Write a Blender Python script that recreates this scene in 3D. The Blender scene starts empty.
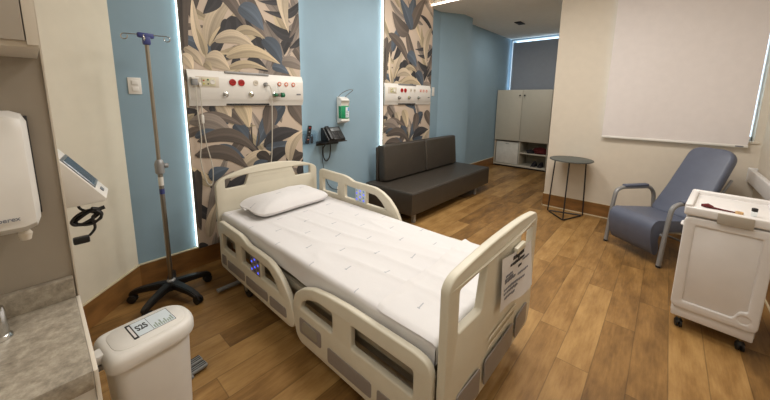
import bpy, bmesh, math, random
from mathutils import Vector, Matrix, noise
R = math.radians
PI = math.pi
scene = bpy.context.scene
col = scene.collection

# ------------------------------------------------------------------ materials
def lin(c):
    def f(v):
        v /= 255.0
        return v / 12.92 if v <= 0.04045 else ((v + 0.055) / 1.055) ** 2.4
    return (f(c[0]), f(c[1]), f(c[2]), 1.0)

def mat(name, rgb, rough=0.5, metal=0.0, var=0.06, scale=12.0, bump=0.0, bscale=120.0, spec=0.5, emit=None, estr=0.0, stretch=None):
    m = bpy.data.materials.new(name); m.use_nodes = True
    nt = m.node_tree; N = nt.nodes; K = nt.links
    b = N['Principled BSDF']
    b.inputs['Roughness'].default_value = rough
    b.inputs['Metallic'].default_value = metal
    b.inputs['Specular IOR Level'].default_value = spec
    tc = N.new('ShaderNodeTexCoord')
    mp = N.new('ShaderNodeMapping'); K.new(tc.outputs['Object'], mp.inputs['Vector'])
    if stretch: mp.inputs['Scale'].default_value = stretch
    nz = N.new('ShaderNodeTexNoise'); nz.inputs['Scale'].default_value = scale; nz.inputs['Detail'].default_value = 4
    K.new(mp.outputs['Vector'], nz.inputs['Vector'])
    cr = N.new('ShaderNodeValToRGB')
    c = lin(rgb)
    cr.color_ramp.elements[0].color = (c[0]*(1-var), c[1]*(1-var), c[2]*(1-var), 1)
    cr.color_ramp.elements[1].color = (min(1, c[0]*(1+var)), min(1, c[1]*(1+var)), min(1, c[2]*(1+var)), 1)
    cr.color_ramp.elements[0].position = 0.3; cr.color_ramp.elements[1].position = 0.7
    K.new(nz.outputs['Fac'], cr.inputs['Fac']); K.new(cr.outputs['Color'], b.inputs['Base Color'])
    if bump:
        n2 = N.new('ShaderNodeTexNoise'); n2.inputs['Scale'].default_value = bscale; n2.inputs['Detail'].default_value = 3
        K.new(mp.outputs['Vector'], n2.inputs['Vector'])
        bp = N.new('ShaderNodeBump'); bp.inputs['Strength'].default_value = bump; bp.inputs['Distance'].default_value = 0.004
        K.new(n2.outputs['Fac'], bp.inputs['Height']); K.new(bp.outputs['Normal'], b.inputs['Normal'])
    if emit:
        b.inputs['Emission Color'].default_value = lin(emit); b.inputs['Emission Strength'].default_value = estr
    return m

def glassy(name, rgb=(255,255,255), alpha=0.88):
    m = bpy.data.materials.new(name); m.use_nodes = True
    nt = m.node_tree; N = nt.nodes; K = nt.links; N.clear()
    o = N.new('ShaderNodeOutputMaterial'); t = N.new('ShaderNodeBsdfTransparent'); g = N.new('ShaderNodeBsdfGlossy'); x = N.new('ShaderNodeMixShader')
    t.inputs['Color'].default_value = lin(rgb); g.inputs['Roughness'].default_value = 0.05
    x.inputs['Fac'].default_value = 1 - alpha
    K.new(t.outputs[0], x.inputs[1]); K.new(g.outputs[0], x.inputs[2]); K.new(x.outputs[0], o.inputs['Surface'])
    return m

def vcol(name, rough=0.6):
    m = bpy.data.materials.new(name); m.use_nodes = True
    nt = m.node_tree; b = nt.nodes['Principled BSDF']; b.inputs['Roughness'].default_value = rough
    a = nt.nodes.new('ShaderNodeVertexColor'); a.layer_name = 'Col'
    nt.links.new(a.outputs['Color'], b.inputs['Base Color'])
    return m

def floor_mat():
    m = bpy.data.materials.new('vinyl_planks'); m.use_nodes = True
    nt = m.node_tree; N = nt.nodes; K = nt.links; b = N['Principled BSDF']
    def math_(op, a, c=None, d=None):
        n = N.new('ShaderNodeMath'); n.operation = op
        for i, v in enumerate((a, c, d)):
            if v is None: continue
            if isinstance(v, (int, float)): n.inputs[i].default_value = v
            else: K.new(v, n.inputs[i])
        return n.outputs[0]
    tc = N.new('ShaderNodeTexCoord'); sp = N.new('ShaderNodeSeparateXYZ'); K.new(tc.outputs['Object'], sp.inputs[0])
    v = math_('DIVIDE', sp.outputs['Y'], 0.171); row = math_('FLOOR', v)
    wn = N.new('ShaderNodeTexWhiteNoise'); wn.noise_dimensions = '1D'; K.new(row, wn.inputs['W'])
    u = math_('ADD', math_('DIVIDE', sp.outputs['X'], 1.07), wn.outputs['Value']); pid = math_('FLOOR', u)
    cb = N.new('ShaderNodeCombineXYZ'); K.new(pid, cb.inputs[0]); K.new(row, cb.inputs[1])
    w2 = N.new('ShaderNodeTexWhiteNoise'); w2.noise_dimensions = '3D'; K.new(cb.outputs[0], w2.inputs['Vector'])
    fu = math_('FRACT', u); fv = math_('FRACT', v)
    eu = math_('MINIMUM', fu, math_('SUBTRACT', 1.0, fu)); ev = math_('MINIMUM', fv, math_('SUBTRACT', 1.0, fv))
    seam = math_('MINIMUM', math_('MULTIPLY', eu, 1.07), math_('MULTIPLY', ev, 0.171))
    sm = N.new('ShaderNodeMapRange'); sm.inputs['From Min'].default_value = 0.0008; sm.inputs['From Max'].default_value = 0.004
    sm.inputs['To Min'].default_value = 0.62; sm.inputs['To Max'].default_value = 1.0; K.new(seam, sm.inputs['Value'])
    # grain: object coordinates stretched along the plank, shifted by the plank's own random value
    sh = N.new('ShaderNodeVectorMath'); sh.operation = 'MULTIPLY_ADD'
    K.new(w2.outputs['Color'], sh.inputs[0]); sh.inputs[1].default_value = (20, 20, 20); K.new(tc.outputs['Object'], sh.inputs[2])
    def nzz(sc, stretch, det=6, rough=.6):
        mp = N.new('ShaderNodeMapping'); mp.inputs['Scale'].default_value = stretch; K.new(sh.outputs[0], mp.inputs['Vector'])
        n = N.new('ShaderNodeTexNoise'); n.inputs['Scale'].default_value = sc; n.inputs['Detail'].default_value = det; n.inputs['Roughness'].default_value = rough
        K.new(mp.outputs[0], n.inputs['Vector']); return n.outputs['Fac']
    g1 = nzz(5, (0.7, 2.2, 1)); g2 = nzz(22, (.35, 3.5, 1))
    f = math_('ADD', math_('MULTIPLY', g1, 0.75), math_('MULTIPLY', g2, 0.3))
    f = math_('ADD', f, math_('MULTIPLY', math_('SUBTRACT', w2.outputs['Value'], 0.5), 0.30))
    cr = N.new('ShaderNodeValToRGB'); e = cr.color_ramp.elements
    e[0].position = 0.28; e[0].color = lin((102, 73, 38)); e[1].position = 0.82; e[1].color = lin((180, 142, 88))
    k = e.new(0.52); k.color = lin((144, 107, 60))
    K.new(f, cr.inputs['Fac'])
    mx = N.new('ShaderNodeMix'); mx.data_type = 'RGBA'; mx.blend_type = 'MULTIPLY'; mx.inputs[0].default_value = 1.0
    K.new(cr.outputs['Color'], mx.inputs[6]); K.new(sm.outputs['Result'], mx.inputs[7])
    K.new(mx.outputs[2], b.inputs['Base Color'])
    b.inputs['Roughness'].default_value = 0.42; b.inputs['Specular IOR Level'].default_value = 0.35
    bp = N.new('ShaderNodeBump'); bp.inputs['Strength'].default_value = 0.15; bp.inputs['Distance'].default_value = 0.002
    K.new(g2, bp.inputs['Height']); K.new(bp.outputs[0], b.inputs['Normal'])
    return m

def granite_mat():
    m = bpy.data.materials.new('speckled_stone'); m.use_nodes = True
    nt = m.node_tree; N = nt.nodes; K = nt.links; b = N['Principled BSDF']
    tc = N.new('ShaderNodeTexCoord')
    a = N.new('ShaderNodeTexNoise'); a.inputs['Scale'].default_value = 34; a.inputs['Detail'].default_value = 8; a.inputs['Roughness'].default_value = .75
    K.new(tc.outputs['Object'], a.inputs['Vector'])
    cr = N.new('ShaderNodeValToRGB'); e = cr.color_ramp.elements
    e[0].position = .30; e[0].color = lin((112, 103, 90)); e[1].position = .72; e[1].color = lin((186, 176, 158)); k = e.new(.5); k.color = lin((150, 140, 124))
    K.new(a.outputs['Fac'], cr.inputs['Fac']); K.new(cr.outputs['Color'], b.inputs['Base Color'])
    b.inputs['Roughness'].default_value = .35
    return m

def sheet_mat():
    """white cotton with small printed grey dashes in a staggered grid"""
    m = bpy.data.materials.new('printed_cotton'); m.use_nodes = True
    nt = m.node_tree; N = nt.nodes; K = nt.links; b = N['Principled BSDF']
    def math_(op, a, c=None):
        n = N.new('ShaderNodeMath'); n.operation = op
        for i, v in enumerate((a, c)):
            if v is None: continue
            if isinstance(v, (int, float)): n.inputs[i].default_value = v
            else: K.new(v, n.inputs[i])
        return n.outputs[0]
    tc = N.new('ShaderNodeTexCoord'); sp = N.new('ShaderNodeSeparateXYZ'); K.new(tc.outputs['Object'], sp.inputs[0])
    v = math_('DIVIDE', math_('ADD', sp.outputs['Y'], 5.03), 0.19); row = math_('FLOOR', v)
    off = math_('MULTIPLY', math_('MODULO', row, 2.0), 0.5)
    u = math_('ADD', math_('DIVIDE', math_('ADD', sp.outputs['X'], 5.0), 0.24), off)
    fu = math_('FRACT', u); fv = math_('FRACT', v)
    fv = math_('ADD', fv, math_('MULTIPLY', fu, -0.12))
    mu = math_('MULTIPLY', math_('GREATER_THAN', fu, 0.42), math_('LESS_THAN', fu, 0.62))
    mv = math_('MULTIPLY', math_('GREATER_THAN', fv, 0.40), math_('LESS_THAN', fv, 0.435))
    dot = math_('MULTIPLY', math_('MULTIPLY', math_('GREATER_THAN', fu, 0.42), math_('LESS_THAN', fu, 0.455)), math_('MULTIPLY', math_('GREATER_THAN', fv, 0.38), math_('LESS_THAN', fv, 0.46)))
    mk = math_('MAXIMUM', math_('MULTIPLY', mu, mv), dot)
    sn = N.new('ShaderNodeSeparateXYZ'); K.new(tc.outputs['Normal'], sn.inputs[0])
    mk = math_('MULTIPLY', mk, math_('GREATER_THAN', sn.outputs['Z'], 0.8))
    mx = N.new('ShaderNodeMix'); mx.data_type = 'RGBA'; K.new(math_('MULTIPLY', mk, 0.6), mx.inputs[0])
    mx.inputs[6].default_value = lin((220, 217, 216)); mx.inputs[7].default_value = lin((140, 146, 158))
    K.new(mx.outputs[2], b.inputs['Base Color']); b.inputs['Roughness'].default_value = .85
    nz = N.new('ShaderNodeTexNoise'); nz.inputs['Scale'].default_value = 14; nz.inputs['Detail'].default_value = 4; K.new(tc.outputs['Object'], nz.inputs['Vector'])
    bp = N.new('ShaderNodeBump'); bp.inputs['Strength'].default_value = .25; bp.inputs['Distance'].default_value = .01
    K.new(nz.outputs['Fac'], bp.inputs['Height']); K.new(bp.outputs[0], b.inputs['Normal'])
    return m

M = dict(
    floor=floor_mat(), granite=granite_mat(), sheet=sheet_mat(), mural=vcol('leaf_wallpaper', .7),
    skirt=mat('wood_vinyl_skirting', (134, 94, 50), .45, var=.25, scale=6, stretch=(1, 1, 3)),
    skirt_trim=mat('skirting_trim', (206, 192, 160), .5),
    beige=mat('beige_paint', (216, 207, 188), .75, var=.02, bump=.03),
    winwall=mat('cream_paint', (214, 203, 186), .75, var=.02, bump=.03),
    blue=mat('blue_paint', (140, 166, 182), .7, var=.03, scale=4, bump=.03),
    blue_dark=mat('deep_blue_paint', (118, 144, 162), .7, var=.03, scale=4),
    sinkwall=mat('taupe_laminate', (160, 149, 134), .6, var=.03),
    ceil=mat('ceiling_paint', (240, 234, 224), .85, var=.02),
    white=mat('white_plastic', (226, 222, 215), .35, var=.02),
    trolley=mat('trolley_white_plastic', (224, 220, 217), .3, var=.02),
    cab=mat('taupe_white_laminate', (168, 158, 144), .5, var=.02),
    cab_edge=mat('cabinet_edge', (212, 202, 186), .5, var=.02),
    ward=mat('grey_laminate', (196, 190, 174), .5, var=.02),
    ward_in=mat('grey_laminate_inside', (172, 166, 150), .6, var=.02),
    bed=mat('cream_bed_plastic', (213, 206, 187), .38, var=.02),
    bed_grey=mat('bed_grey_insert', (138, 130, 124), .45, var=.03),
    bed_metal=mat('painted_bed_frame', (150, 142, 126), .45),
    mattress=mat('olive_mattress_cover', (92, 84, 66), .6),
    rubber=mat('black_rubber', (22, 21, 20), .5),
    black=mat('black_plastic', (18, 17, 17), .4),
    chrome=mat('chrome', (196, 196, 194), .16, 1.0, var=.02),
    steel=mat('brushed_steel', (150, 146, 138), .35, 1.0, var=.04),
    polewarm=mat('pole_steel', (158, 150, 136), .34, .6, var=.04),
    alu=mat('satin_grey_metal', (150, 150, 150), .4, .35, var=.03),
    navy=mat('blue_plastic', (62, 72, 134), .4),
    sofa=mat('brown_black_leather', (62, 56, 49), .42, var=.08, bump=.12, bscale=260),
    slate=mat('slate_blue_vinyl', (92, 98, 115), .45, var=.05, bump=.1, bscale=260),
    tabletop=mat('grey_green_lacquer', (84, 88, 84), .5),
    dark_metal=mat('dark_metal', (46, 45, 46), .45, .3),
    blind=mat('pale_roller_fabric', (222, 214, 210), .85, var=.02, bump=.05, bscale=400),
    blind_dark=mat('grey_roller_fabric', (156, 162, 172), .9, var=.02),
    screen=mat('dark_screen', (52, 66, 82), .12),
    screen_frame=mat('screen_bezel', (92, 96, 98), .3),
    red=mat('red_plastic', (170, 26, 24), .35),
    yellow=mat('yellow_plastic', (196, 188, 60), .4),
    green=mat('green_plastic', (30, 110, 74), .4),
    label_green=mat('green_label', (20, 140, 92), .5),
    label_blue=mat('blue_label', (104, 160, 214), .5),
    paper=mat('paper', (222, 218, 216), .8, var=.01),
    ink=mat('ink', (40, 38, 40), .7),
    ink_soft=mat('grey_ink', (120, 120, 126), .7),
    ink_green=mat('pale_green_ink', (150, 164, 150), .7),
    label_cool=mat('cool_label', (214, 224, 230), .6, var=.01),
    socket=mat('socket_beige', (206, 200, 168), .5),
    led_cool=mat('led_strip', (255, 255, 255), .5, emit=(236, 250, 244), estr=3.6),
    led_warm=mat('led_line', (255, 255, 255), .5, emit=(255, 238, 218), estr=9.0),
    blue_led=mat('blue_indicator', (60, 80, 220), .4, emit=(70, 90, 255), estr=1.2),
    orange_led=mat('orange_ring', (220, 120, 90), .4),
    grey_rib=mat('grey_ribbed_plastic', (128, 128, 125), .5),
    glass=glassy('window_glass'), acrylic=glassy('clear_acrylic', (248, 252, 254), .93),
    cloth_red=mat('dark_red_cloth', (92, 26, 28), .9), cloth_dark=mat('charcoal_cloth', (40, 38, 44), .9),
    fridge=mat('white_fridge', (216, 214, 206), .4), vent=mat('black_vent', (20, 20, 20), .6),
    cable=mat('pale_cable', (206, 200, 188), .5), seam=mat('dark_seam', (70, 66, 60), .7),
)

# ------------------------------------------------------------------ object helpers
ROOT = {}
def thing(name, label, cat, loc=(0, 0, 0), rotz=0.0, group=None):
    o = bpy.data.objects.new(name, None); col.objects.link(o)
    o.empty_display_size = .1
    o.location = loc; o.rotation_euler = (0, 0, rotz)
    o['label'] = label; o['category'] = cat
    if group: o['group'] = group
    ROOT[o.name] = Vector(loc)
    return o
def tag(o, label, cat, group=None):
    o['label'] = label; o['category'] = cat
    if group: o['group'] = group
    return o
def obj(name, bm, m, parent=None, world=True, smooth=35, label=None, mats=None):
    """link a bmesh as one mesh object; under a parent the mesh is moved into the parent's frame when world=True"""
    me = bpy.data.meshes.new(name)
    if parent is not None and world:
        r = parent
        while r.parent: r = r.parent
        if r.name in ROOT: bmesh.ops.translate(bm, verts=bm.verts, vec=-ROOT[r.name])
    bmesh.ops.recalc_face_normals(bm, faces=bm.faces) if not getattr(bm, 'keep', False) else None
    bm.to_mesh(me); bm.free()
    for p in me.polygons: p.use_smooth = True
    me.set_sharp_from_angle(angle=R(smooth))
    for x in (mats or [m]): me.materials.append(x)
    o = bpy.data.objects.new(name, me); col.objects.link(o)
    if parent is not None: o.parent = parent
    if label: o['label'] = label
    return o
def centre(o):
    """put a top-level mesh's origin at its base"""
    me = o.data
    xs = [v.co for v in me.vertices]
    c = Vector(((min(v.x for v in xs)+max(v.x for v in xs))/2, (min(v.y for v in xs)+max(v.y for v in xs))/2, min(v.z for v in xs)))
    me.transform(Matrix.Translation(-c)); o.location = c
    return o
def struct(name, bm, m, parent=None, smooth=35):
    o = obj(name, bm, m, parent, smooth=smooth)
    if parent is None: o['kind'] = 'structure'
    return o
def B(): return bmesh.new()
def box(bm, lo, hi, bev=0.0, seg=2, M4=None):
    lo, hi = Vector(lo), Vector(hi)
    r = bmesh.ops.create_cube(bm, size=1.0)
    vs = r['verts']
    for v in vs: v.co = Vector(((lo.x+hi.x)/2 + v.co.x*(hi.x-lo.x), (lo.y+hi.y)/2 + v.co.y*(hi.y-lo.y), (lo.z+hi.z)/2 + v.co.z*(hi.z-lo.z)))
    if bev > 0:
        es = list({e for v in vs for e in v.link_edges})
        rr = bmesh.ops.bevel(bm, geom=es, offset=bev, segments=seg, profile=.5, affect='EDGES', clamp_overlap=True)
        vs = list({v for f in rr['faces'] for v in f.verts} | {v for v in vs if v.is_valid})
    if M4 is not None: bmesh.ops.transform(bm, matrix=M4, verts=vs)
    return vs
def xbox(lo, hi, bev=0.0, seg=2): bm = B(); box(bm, lo, hi, bev, seg); return bm
def tube(bm, pts, rad, n=10, cap=True, closed=False):
    """sweep a circle along a polyline; rad may be a list"""
    pts = [Vector(p) for p in pts]; k = len(pts)
    rs = rad if isinstance(rad, (list, tuple)) else [rad]*k
    rings = []; up = None
    for i, p in enumerate(pts):
        if closed: t = (pts[(i+1) % k]-pts[i-1]).normalized()
        else: t = (pts[min(i+1, k-1)]-pts[max(i-1, 0)]).normalized()
        if up is None:
            up = Vector((0, 0, 1)) if abs(t.z) < .9 else Vector((1, 0, 0))
        a = (up - t*up.dot(t)).normalized(); up = a; b = t.cross(a)
        rings.append([bm.verts.new(p + (a*math.cos(2*PI*j/n)+b*math.sin(2*PI*j/n))*rs[i]) for j in range(n)])
    for i in range(k if closed else k-1):
        A, C = rings[i], rings[(i+1) % k]
        for j in range(n): bm.faces.new((A[j], A[(j+1) % n], C[(j+1) % n], C[j]))
    if cap and not closed:
        bm.faces.new(rings[0]); bm.faces.new(rings[-1])
    return bm
def smooth_path(pts, per=8, closed=False):
    """Catmull-Rom through the points"""
    P = [Vector(p) for p in pts]; k = len(P); out = []
    for i in range(k if closed else k-1):
        p0 = P[(i-1) % k] if closed or i > 0 else P[0]; p1 = P[i]; p2 = P[(i+1) % k]; p3 = P[(i+2) % k] if closed or i+2 < k else P[-1]
        for j in range(per):
            t = j/per
            out.append(.5*((2*p1)+(-p0+p2)*t+(2*p0-5*p1+4*p2-p3)*t*t+(-p0+3*p1-3*p2+p3)*t**3))
    if not closed: out.append(P[-1])
    return out
def fillet(pts, rad, n=6, closed=False):
    """round the corners of a polyline (3-D)"""
    P = [Vector(p) for p in pts]; k = len(P); out = []
    for i, p in enumerate(P):
        if not closed and i in (0, k-1): out.append(p); continue
        r = rad[i] if isinstance(rad, (list, tuple)) else rad
        a = P[i-1]-p; b = P[(i+1) % k]-p
        r_ = min(r, a.length*.49, b.length*.49)
        if r_ < 1e-5: out.append(p); continue
        A = p+a.normalized()*r_; C = p+b.normalized()*r_
        for j in range(n+1):
            t = j/n; out.append(A*(1-t)**2+p*2*t*(1-t)+C*t*t)
    return out
def lathe(bm, prof, c=(0, 0, 0), n=24, axis='Z', cap=True):
    """prof: list of (radius, height)"""
    c = Vector(c); rings = []
    for r, h in prof:
        ring = []
        for j in range(n):
            a = 2*PI*j/n; x, y = r*math.cos(a), r*math.sin(a)
            v = Vector((x, y, h)) if axis == 'Z' else (Vector((x, h, y)) if axis == 'Y' else Vector((h, x, y)))
            ring.append(bm.verts.new(c+v))
        rings.append(ring)
    for i in range(len(rings)-1):
        for j in range(n): bm.faces.new((rings[i][j], rings[i][(j+1) % n], rings[i+1][(j+1) % n], rings[i+1][j]))
    if cap: bm.faces.new(rings[0]); bm.faces.new(rings[-1])
    return bm
def rr_stack(bm, f, levels, n=8):
    """stack of rounded rectangles: f(inset) gives the outline, levels are (inset, z)"""
    V = [[bm.verts.new((a, b, z)) for a, b in f(d)] for d, z in levels]
    k = len(V[0])
    for i in range(len(V)-1):
        for j in range(k): bm.faces.new((V[i][j], V[i][(j+1) % k], V[i+1][(j+1) % k], V[i+1][j]))
    bm.faces.new(V[0]); bm.faces.new(V[-1]); return bm
def prism(bm, pts2, lo, hi, axis='Z', bev=0.0, seg=2):
    """extrude a polygon: axis Z -> (x,y), Y -> (x,z), X -> (y,z)"""
    def P(a, b, h): return (a, b, h) if axis == 'Z' else ((a, h, b) if axis == 'Y' else (h, a, b))
    v0 = [bm.verts.new(P(a, b, lo)) for a, b in pts2]; v1 = [bm.verts.new(P(a, b, hi)) for a, b in pts2]
    f0 = bm.faces.new(v0); f1 = bm.faces.new(v1); k = len(pts2)
    for i in range(k): bm.faces.new((v0[i], v0[(i+1) % k], v1[(i+1) % k], v1[i]))
    if bev > 0:
        es = list(f0.edges)+list(f1.edges)
        bmesh.ops.bevel(bm, geom=es, offset=bev, segments=seg, profile=.5, affect='EDGES', clamp_overlap=True)
    return bm
def rpoly(pts, rad, n=5):
    return [(v.x, v.y) for v in fillet([(a, b, 0) for a, b in pts], rad, n, closed=True)]
def plate(outer, holes, thick, bev):
    """flat plate with rounded rim and holes, in local XY, thickness along Z, as a bmesh"""
    cu = bpy.data.curves.new('plate', 'CURVE'); cu.dimensions = '2D'; cu.fill_mode = 'BOTH'
    for loop in [outer]+list(holes):
        s = cu.splines.new('POLY'); s.points.add(len(loop)-1); s.use_cyclic_u = True
        for p, (a, b) in zip(s.points, loop): p.co = (a, b, 0, 1)
    cu.extrude = max(0.0, thick/2-bev); cu.bevel_depth = bev; cu.bevel_resolution = 2
    o = bpy.data.objects.new('plate', cu); col.objects.link(o)
    dg = bpy.context.evaluated_depsgraph_get(); dg.update()
    me = bpy.data.meshes.new_from_object(o.evaluated_get(dg))
    bm = B(); bm.from_mesh(me)
    bpy.data.objects.remove(o); bpy.data.curves.remove(cu); bpy.data.meshes.remove(me)
    bmesh.ops.remove_doubles(bm, verts=bm.verts, dist=1e-5)
    return bm
def xf(bm, m4): bmesh.ops.transform(bm, matrix=m4, verts=bm.verts); return bm
# local (a,b,thickness) -> world; a along X, b up / a along Y, b up
def to_xz(bm, y): return xf(bm, Matrix(((1, 0, 0, 0), (0, 0, 1, y), (0, 1, 0, 0), (0, 0, 0, 1))))
def to_yz(bm, x): return xf(bm, Matrix(((0, 0, 1, x), (1, 0, 0, 0), (0, 1, 0, 0), (0, 0, 0, 1))))
def text_bm(s, size, bold=0.0):
    cu = bpy.data.curves.new('text', 'FONT'); cu.body = s; cu.size = size; cu.align_x = 'CENTER'; cu.align_y = 'CENTER'; cu.offset = bold; cu.extrude = 0.0004
    o = bpy.data.objects.new('text', cu); col.objects.link(o)
    dg = bpy.context.evaluated_depsgraph_get(); dg.update()
    me = bpy.data.meshes.new_from_object(o.evaluated_get(dg)); bm = B(); bm.from_mesh(me)
    bpy.data.objects.remove(o); bpy.data.curves.remove(cu); bpy.data.meshes.remove(me)
    return bm
def grid(nx, ny, f):
    """bmesh grid from f(u,v)->Vector"""
    bm = B(); V = [[bm.verts.new(f(i/nx, j/ny)) for j in range(ny+1)] for i in range(nx+1)]
    for i in range(nx):
        for j in range(ny): bm.faces.new((V[i][j], V[i+1][j], V[i+1][j+1], V[i][j+1]))
    return bm
def copy_tree(o, parent=None):
    c = o.copy(); col.objects.link(c)
    if parent is not None: c.parent = parent
    for ch in list(o.children): copy_tree(ch, c)
    return c
# ------------------------------------------------------------------ room dimensions
YA = 3.08            # head wall
XW = 5.014           # wall with the big blind
YR = -0.76           # bumper-rail wall
YS = 1.40            # face of the wall above the wash basin counter
HC = 3.03            # lower ceiling
HM = 3.15            # main ceiling above the bed
XF = 8.05            # far window wall of the alcove
YC = 1.26            # outer corner of the blind wall
SK = 0.185           # skirting height

struct('floor', xbox((-2.2, -1.0, -0.08), (8.4, 3.5, 0.0)), M['floor'])
struct('ceiling', xbox((-2.2, -1.0, HM), (4.44, 3.3, HM+.1)), M['ceil'])
struct('ceiling_lower', xbox((4.44, -1.0, HC), (8.4, 3.3, HM+.1)), M['ceil'])
struct('wall_back', xbox((0.44, YA, 0), (8.4, YA+.15, HM)), M['blue'])
# blue pilaster with a chamfered corner
bm = B(); prism(bm, [(4.83, YA), (5.216, 2.85), (5.536, 2.85), (5.536, YA)], 0, HC, 'Z')
struct('wall_pilaster', bm, M['blue'])
# angled cream wall on the left
bm = B(); prism(bm, [(.44, YA), (.44, YA+.15), (.3, YA+.15), (-1.3, 1.6), (-1.3, 1.4)], 0, HM, 'Z')
struct('wall_left', bm, M['beige'])
struct('wall_basin', xbox((-1.5, YS, 0), (0.032, YS+.14, HM)), M['sinkwall'])
struct('trim_1', xbox((0.0325, YS-.006, 0), (0.038, YS+.146, HM), .001), M['cab_edge'])
struct('wall_right', xbox((-2.2, YR-.15, 0), (XW+.3, YR, HM)), M['winwall'])
struct('wall_entry', xbox((-2.2, -1.0, 0), (-2.05, 1.6, HM)), M['beige'])
# wall with the big window: opening y -.70..0.72, z 1.13..2.75
def wall_x(name, x0, x1, y0, y1, z0, z1, oy0, oy1, oz0, oz1, m):
    bm = B()
    for lo, hi in (((x0, y0, z0), (x1, y1, oz0)), ((x0, y0, oz1), (x1, y1, z1)), ((x0, y0, oz0), (x1, oy0, oz1)), ((x0, oy1, oz0), (x1, y1, oz1))):
        if all(h-l > 1e-4 for l, h in zip(lo, hi)): box(bm, lo, hi)
    return struct(name, bm, m)
wall_x('wall_window', XW, XW+.18, YR, YC, 0, HC, -.698, .60, 1.16, 2.86, M['winwall'])
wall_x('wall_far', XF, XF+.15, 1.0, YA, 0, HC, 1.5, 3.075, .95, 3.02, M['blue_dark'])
struct('wall_alcove_side', xbox((XW+.18, YC-.15, 0), (XF, YC, HC)), M['winwall'])
def window(n, x, y0, y1, z0, z1, mull, t=.04):
    bm = B()
    for lo, hi in (((x, y0, z0), (x+.05, y1, z0+t)), ((x, y0, z1-t), (x+.05, y1, z1)), ((x, y0, z0), (x+.05, y0+.012, z1)), ((x, y1-.012, z0), (x+.05, y1, z1))): box(bm, lo, hi, .002, 1)
    for y in mull: box(bm, (x+.005, y-.02, z0+t), (x+.045, y+.02, z1-t), .002, 1)
    fr = struct('window_%d' % n, bm, M['white'])
    g = obj('pane', xbox((x+.022, y0+.01, z0+.03), (x+.028, y1-.01, z1-.03)), M['glass'], fr)
    return fr
window(1, XW+.10, -.698, .60, 1.16, 2.86, (-.02,))
window(2, XF+.06, 1.5, 3.075, .95, 3.02, (1.72,), .012)
# window sill lip seen beside the blind
struct('trim_2', xbox((XW-.012, -.735, 1.135), (XW+.10, .58, 1.158), .003), M['winwall'])

# skirting: brown vinyl with a pale line, following each wall
def skirting(name, pts, flip=1, th=.012):
    bm = B(); 
    P = [Vector((a, b, 0)) for a, b in pts]
    for i in range(len(P)-1):
        d = (P[i+1]-P[i]).normalized(); n = Vector((d.y, -d.x, 0))*flip*th
        a, b = P[i], P[i+1]
        v = [bm.verts.new(q) for q in (a, b, b+n, a+n)]; w = [bm.verts.new(x.co+Vector((0, 0, SK))) for x in v]
        bm.faces.new(v); bm.faces.new(w)
        for k in range(4): bm.faces.new((v[k], v[(k+1) % 4], w[(k+1) % 4], w[k]))
    s = struct(name, bm, M['skirt'])
    return s
def trimline(pts, z, flip=1, th=.016, h=.009):
    bm = B(); P = [Vector((a, b, 0)) for a, b in pts]
    for i in range(len(P)-1):
        d = (P[i+1]-P[i]).normalized(); n = Vector((d.y, -d.x, 0))*flip*th
        a, b = P[i]+Vector((0, 0, z)), P[i+1]+Vector((0, 0, z))
        v = [bm.verts.new(q) for q in (a, b, b+n, a+n)]; w = [bm.verts.new(x.co+Vector((0, 0, h))) for x in v]
        bm.faces.new(v); bm.faces.new(w)
        for k in range(4): bm.faces.new((v[k], v[(k+1) % 4], w[(k+1) % 4], w[k]))
    return bm
pb = [(-.9, 1.76), (.44, YA), (4.83, YA), (5.216, 2.85), (5.536, 2.85), (5.536, YA), (XF, YA)]
skirting('baseboard_back', pb)
struct('trim_3', trimline(pb, SK), M['skirt_trim'])
pw = [(XW+.2, YC), (XW, YC), (XW, YR), (-2.0, YR)]
skirting('baseboard_window', pw, 1)
struct('trim_4', trimline(pw, 0, 1, .02, .014), M['skirt_trim'])
struct('trim_5', trimline(pw, SK, 1, .014, .005), M['skirt_trim'])
skirting('baseboard_alcove', [(XF, YA), (XF, YC), (XW+.2, YC)])

# ------------------------------------------------------------------ camera
CAM = Vector((0, 0, 1.55)); yaw, pit, rol = R(48.1814), R(9.1646), R(.7247)
fw = Vector((math.sin(yaw)*math.cos(pit), math.cos(yaw)*math.cos(pit), -math.sin(pit)))
r0 = Vector((math.cos(yaw), -math.sin(yaw), 0)); u0 = r0.cross(fw)
rx = r0*math.cos(rol)+u0*math.sin(rol); ux = -r0*math.sin(rol)+u0*math.cos(rol)
cd = bpy.data.cameras.new('camera'); cam = bpy.data.objects.new('camera', cd); col.objects.link(cam)
mw = Matrix((rx, ux, -fw)).transposed().to_4x4(); mw.translation = CAM; cam.matrix_world = mw
cd.sensor_width = 36.0; cd.lens = 314.146/770*36.0; cd.shift_y = -50.0/770; cd.clip_start = .02
scene.camera = cam

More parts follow.
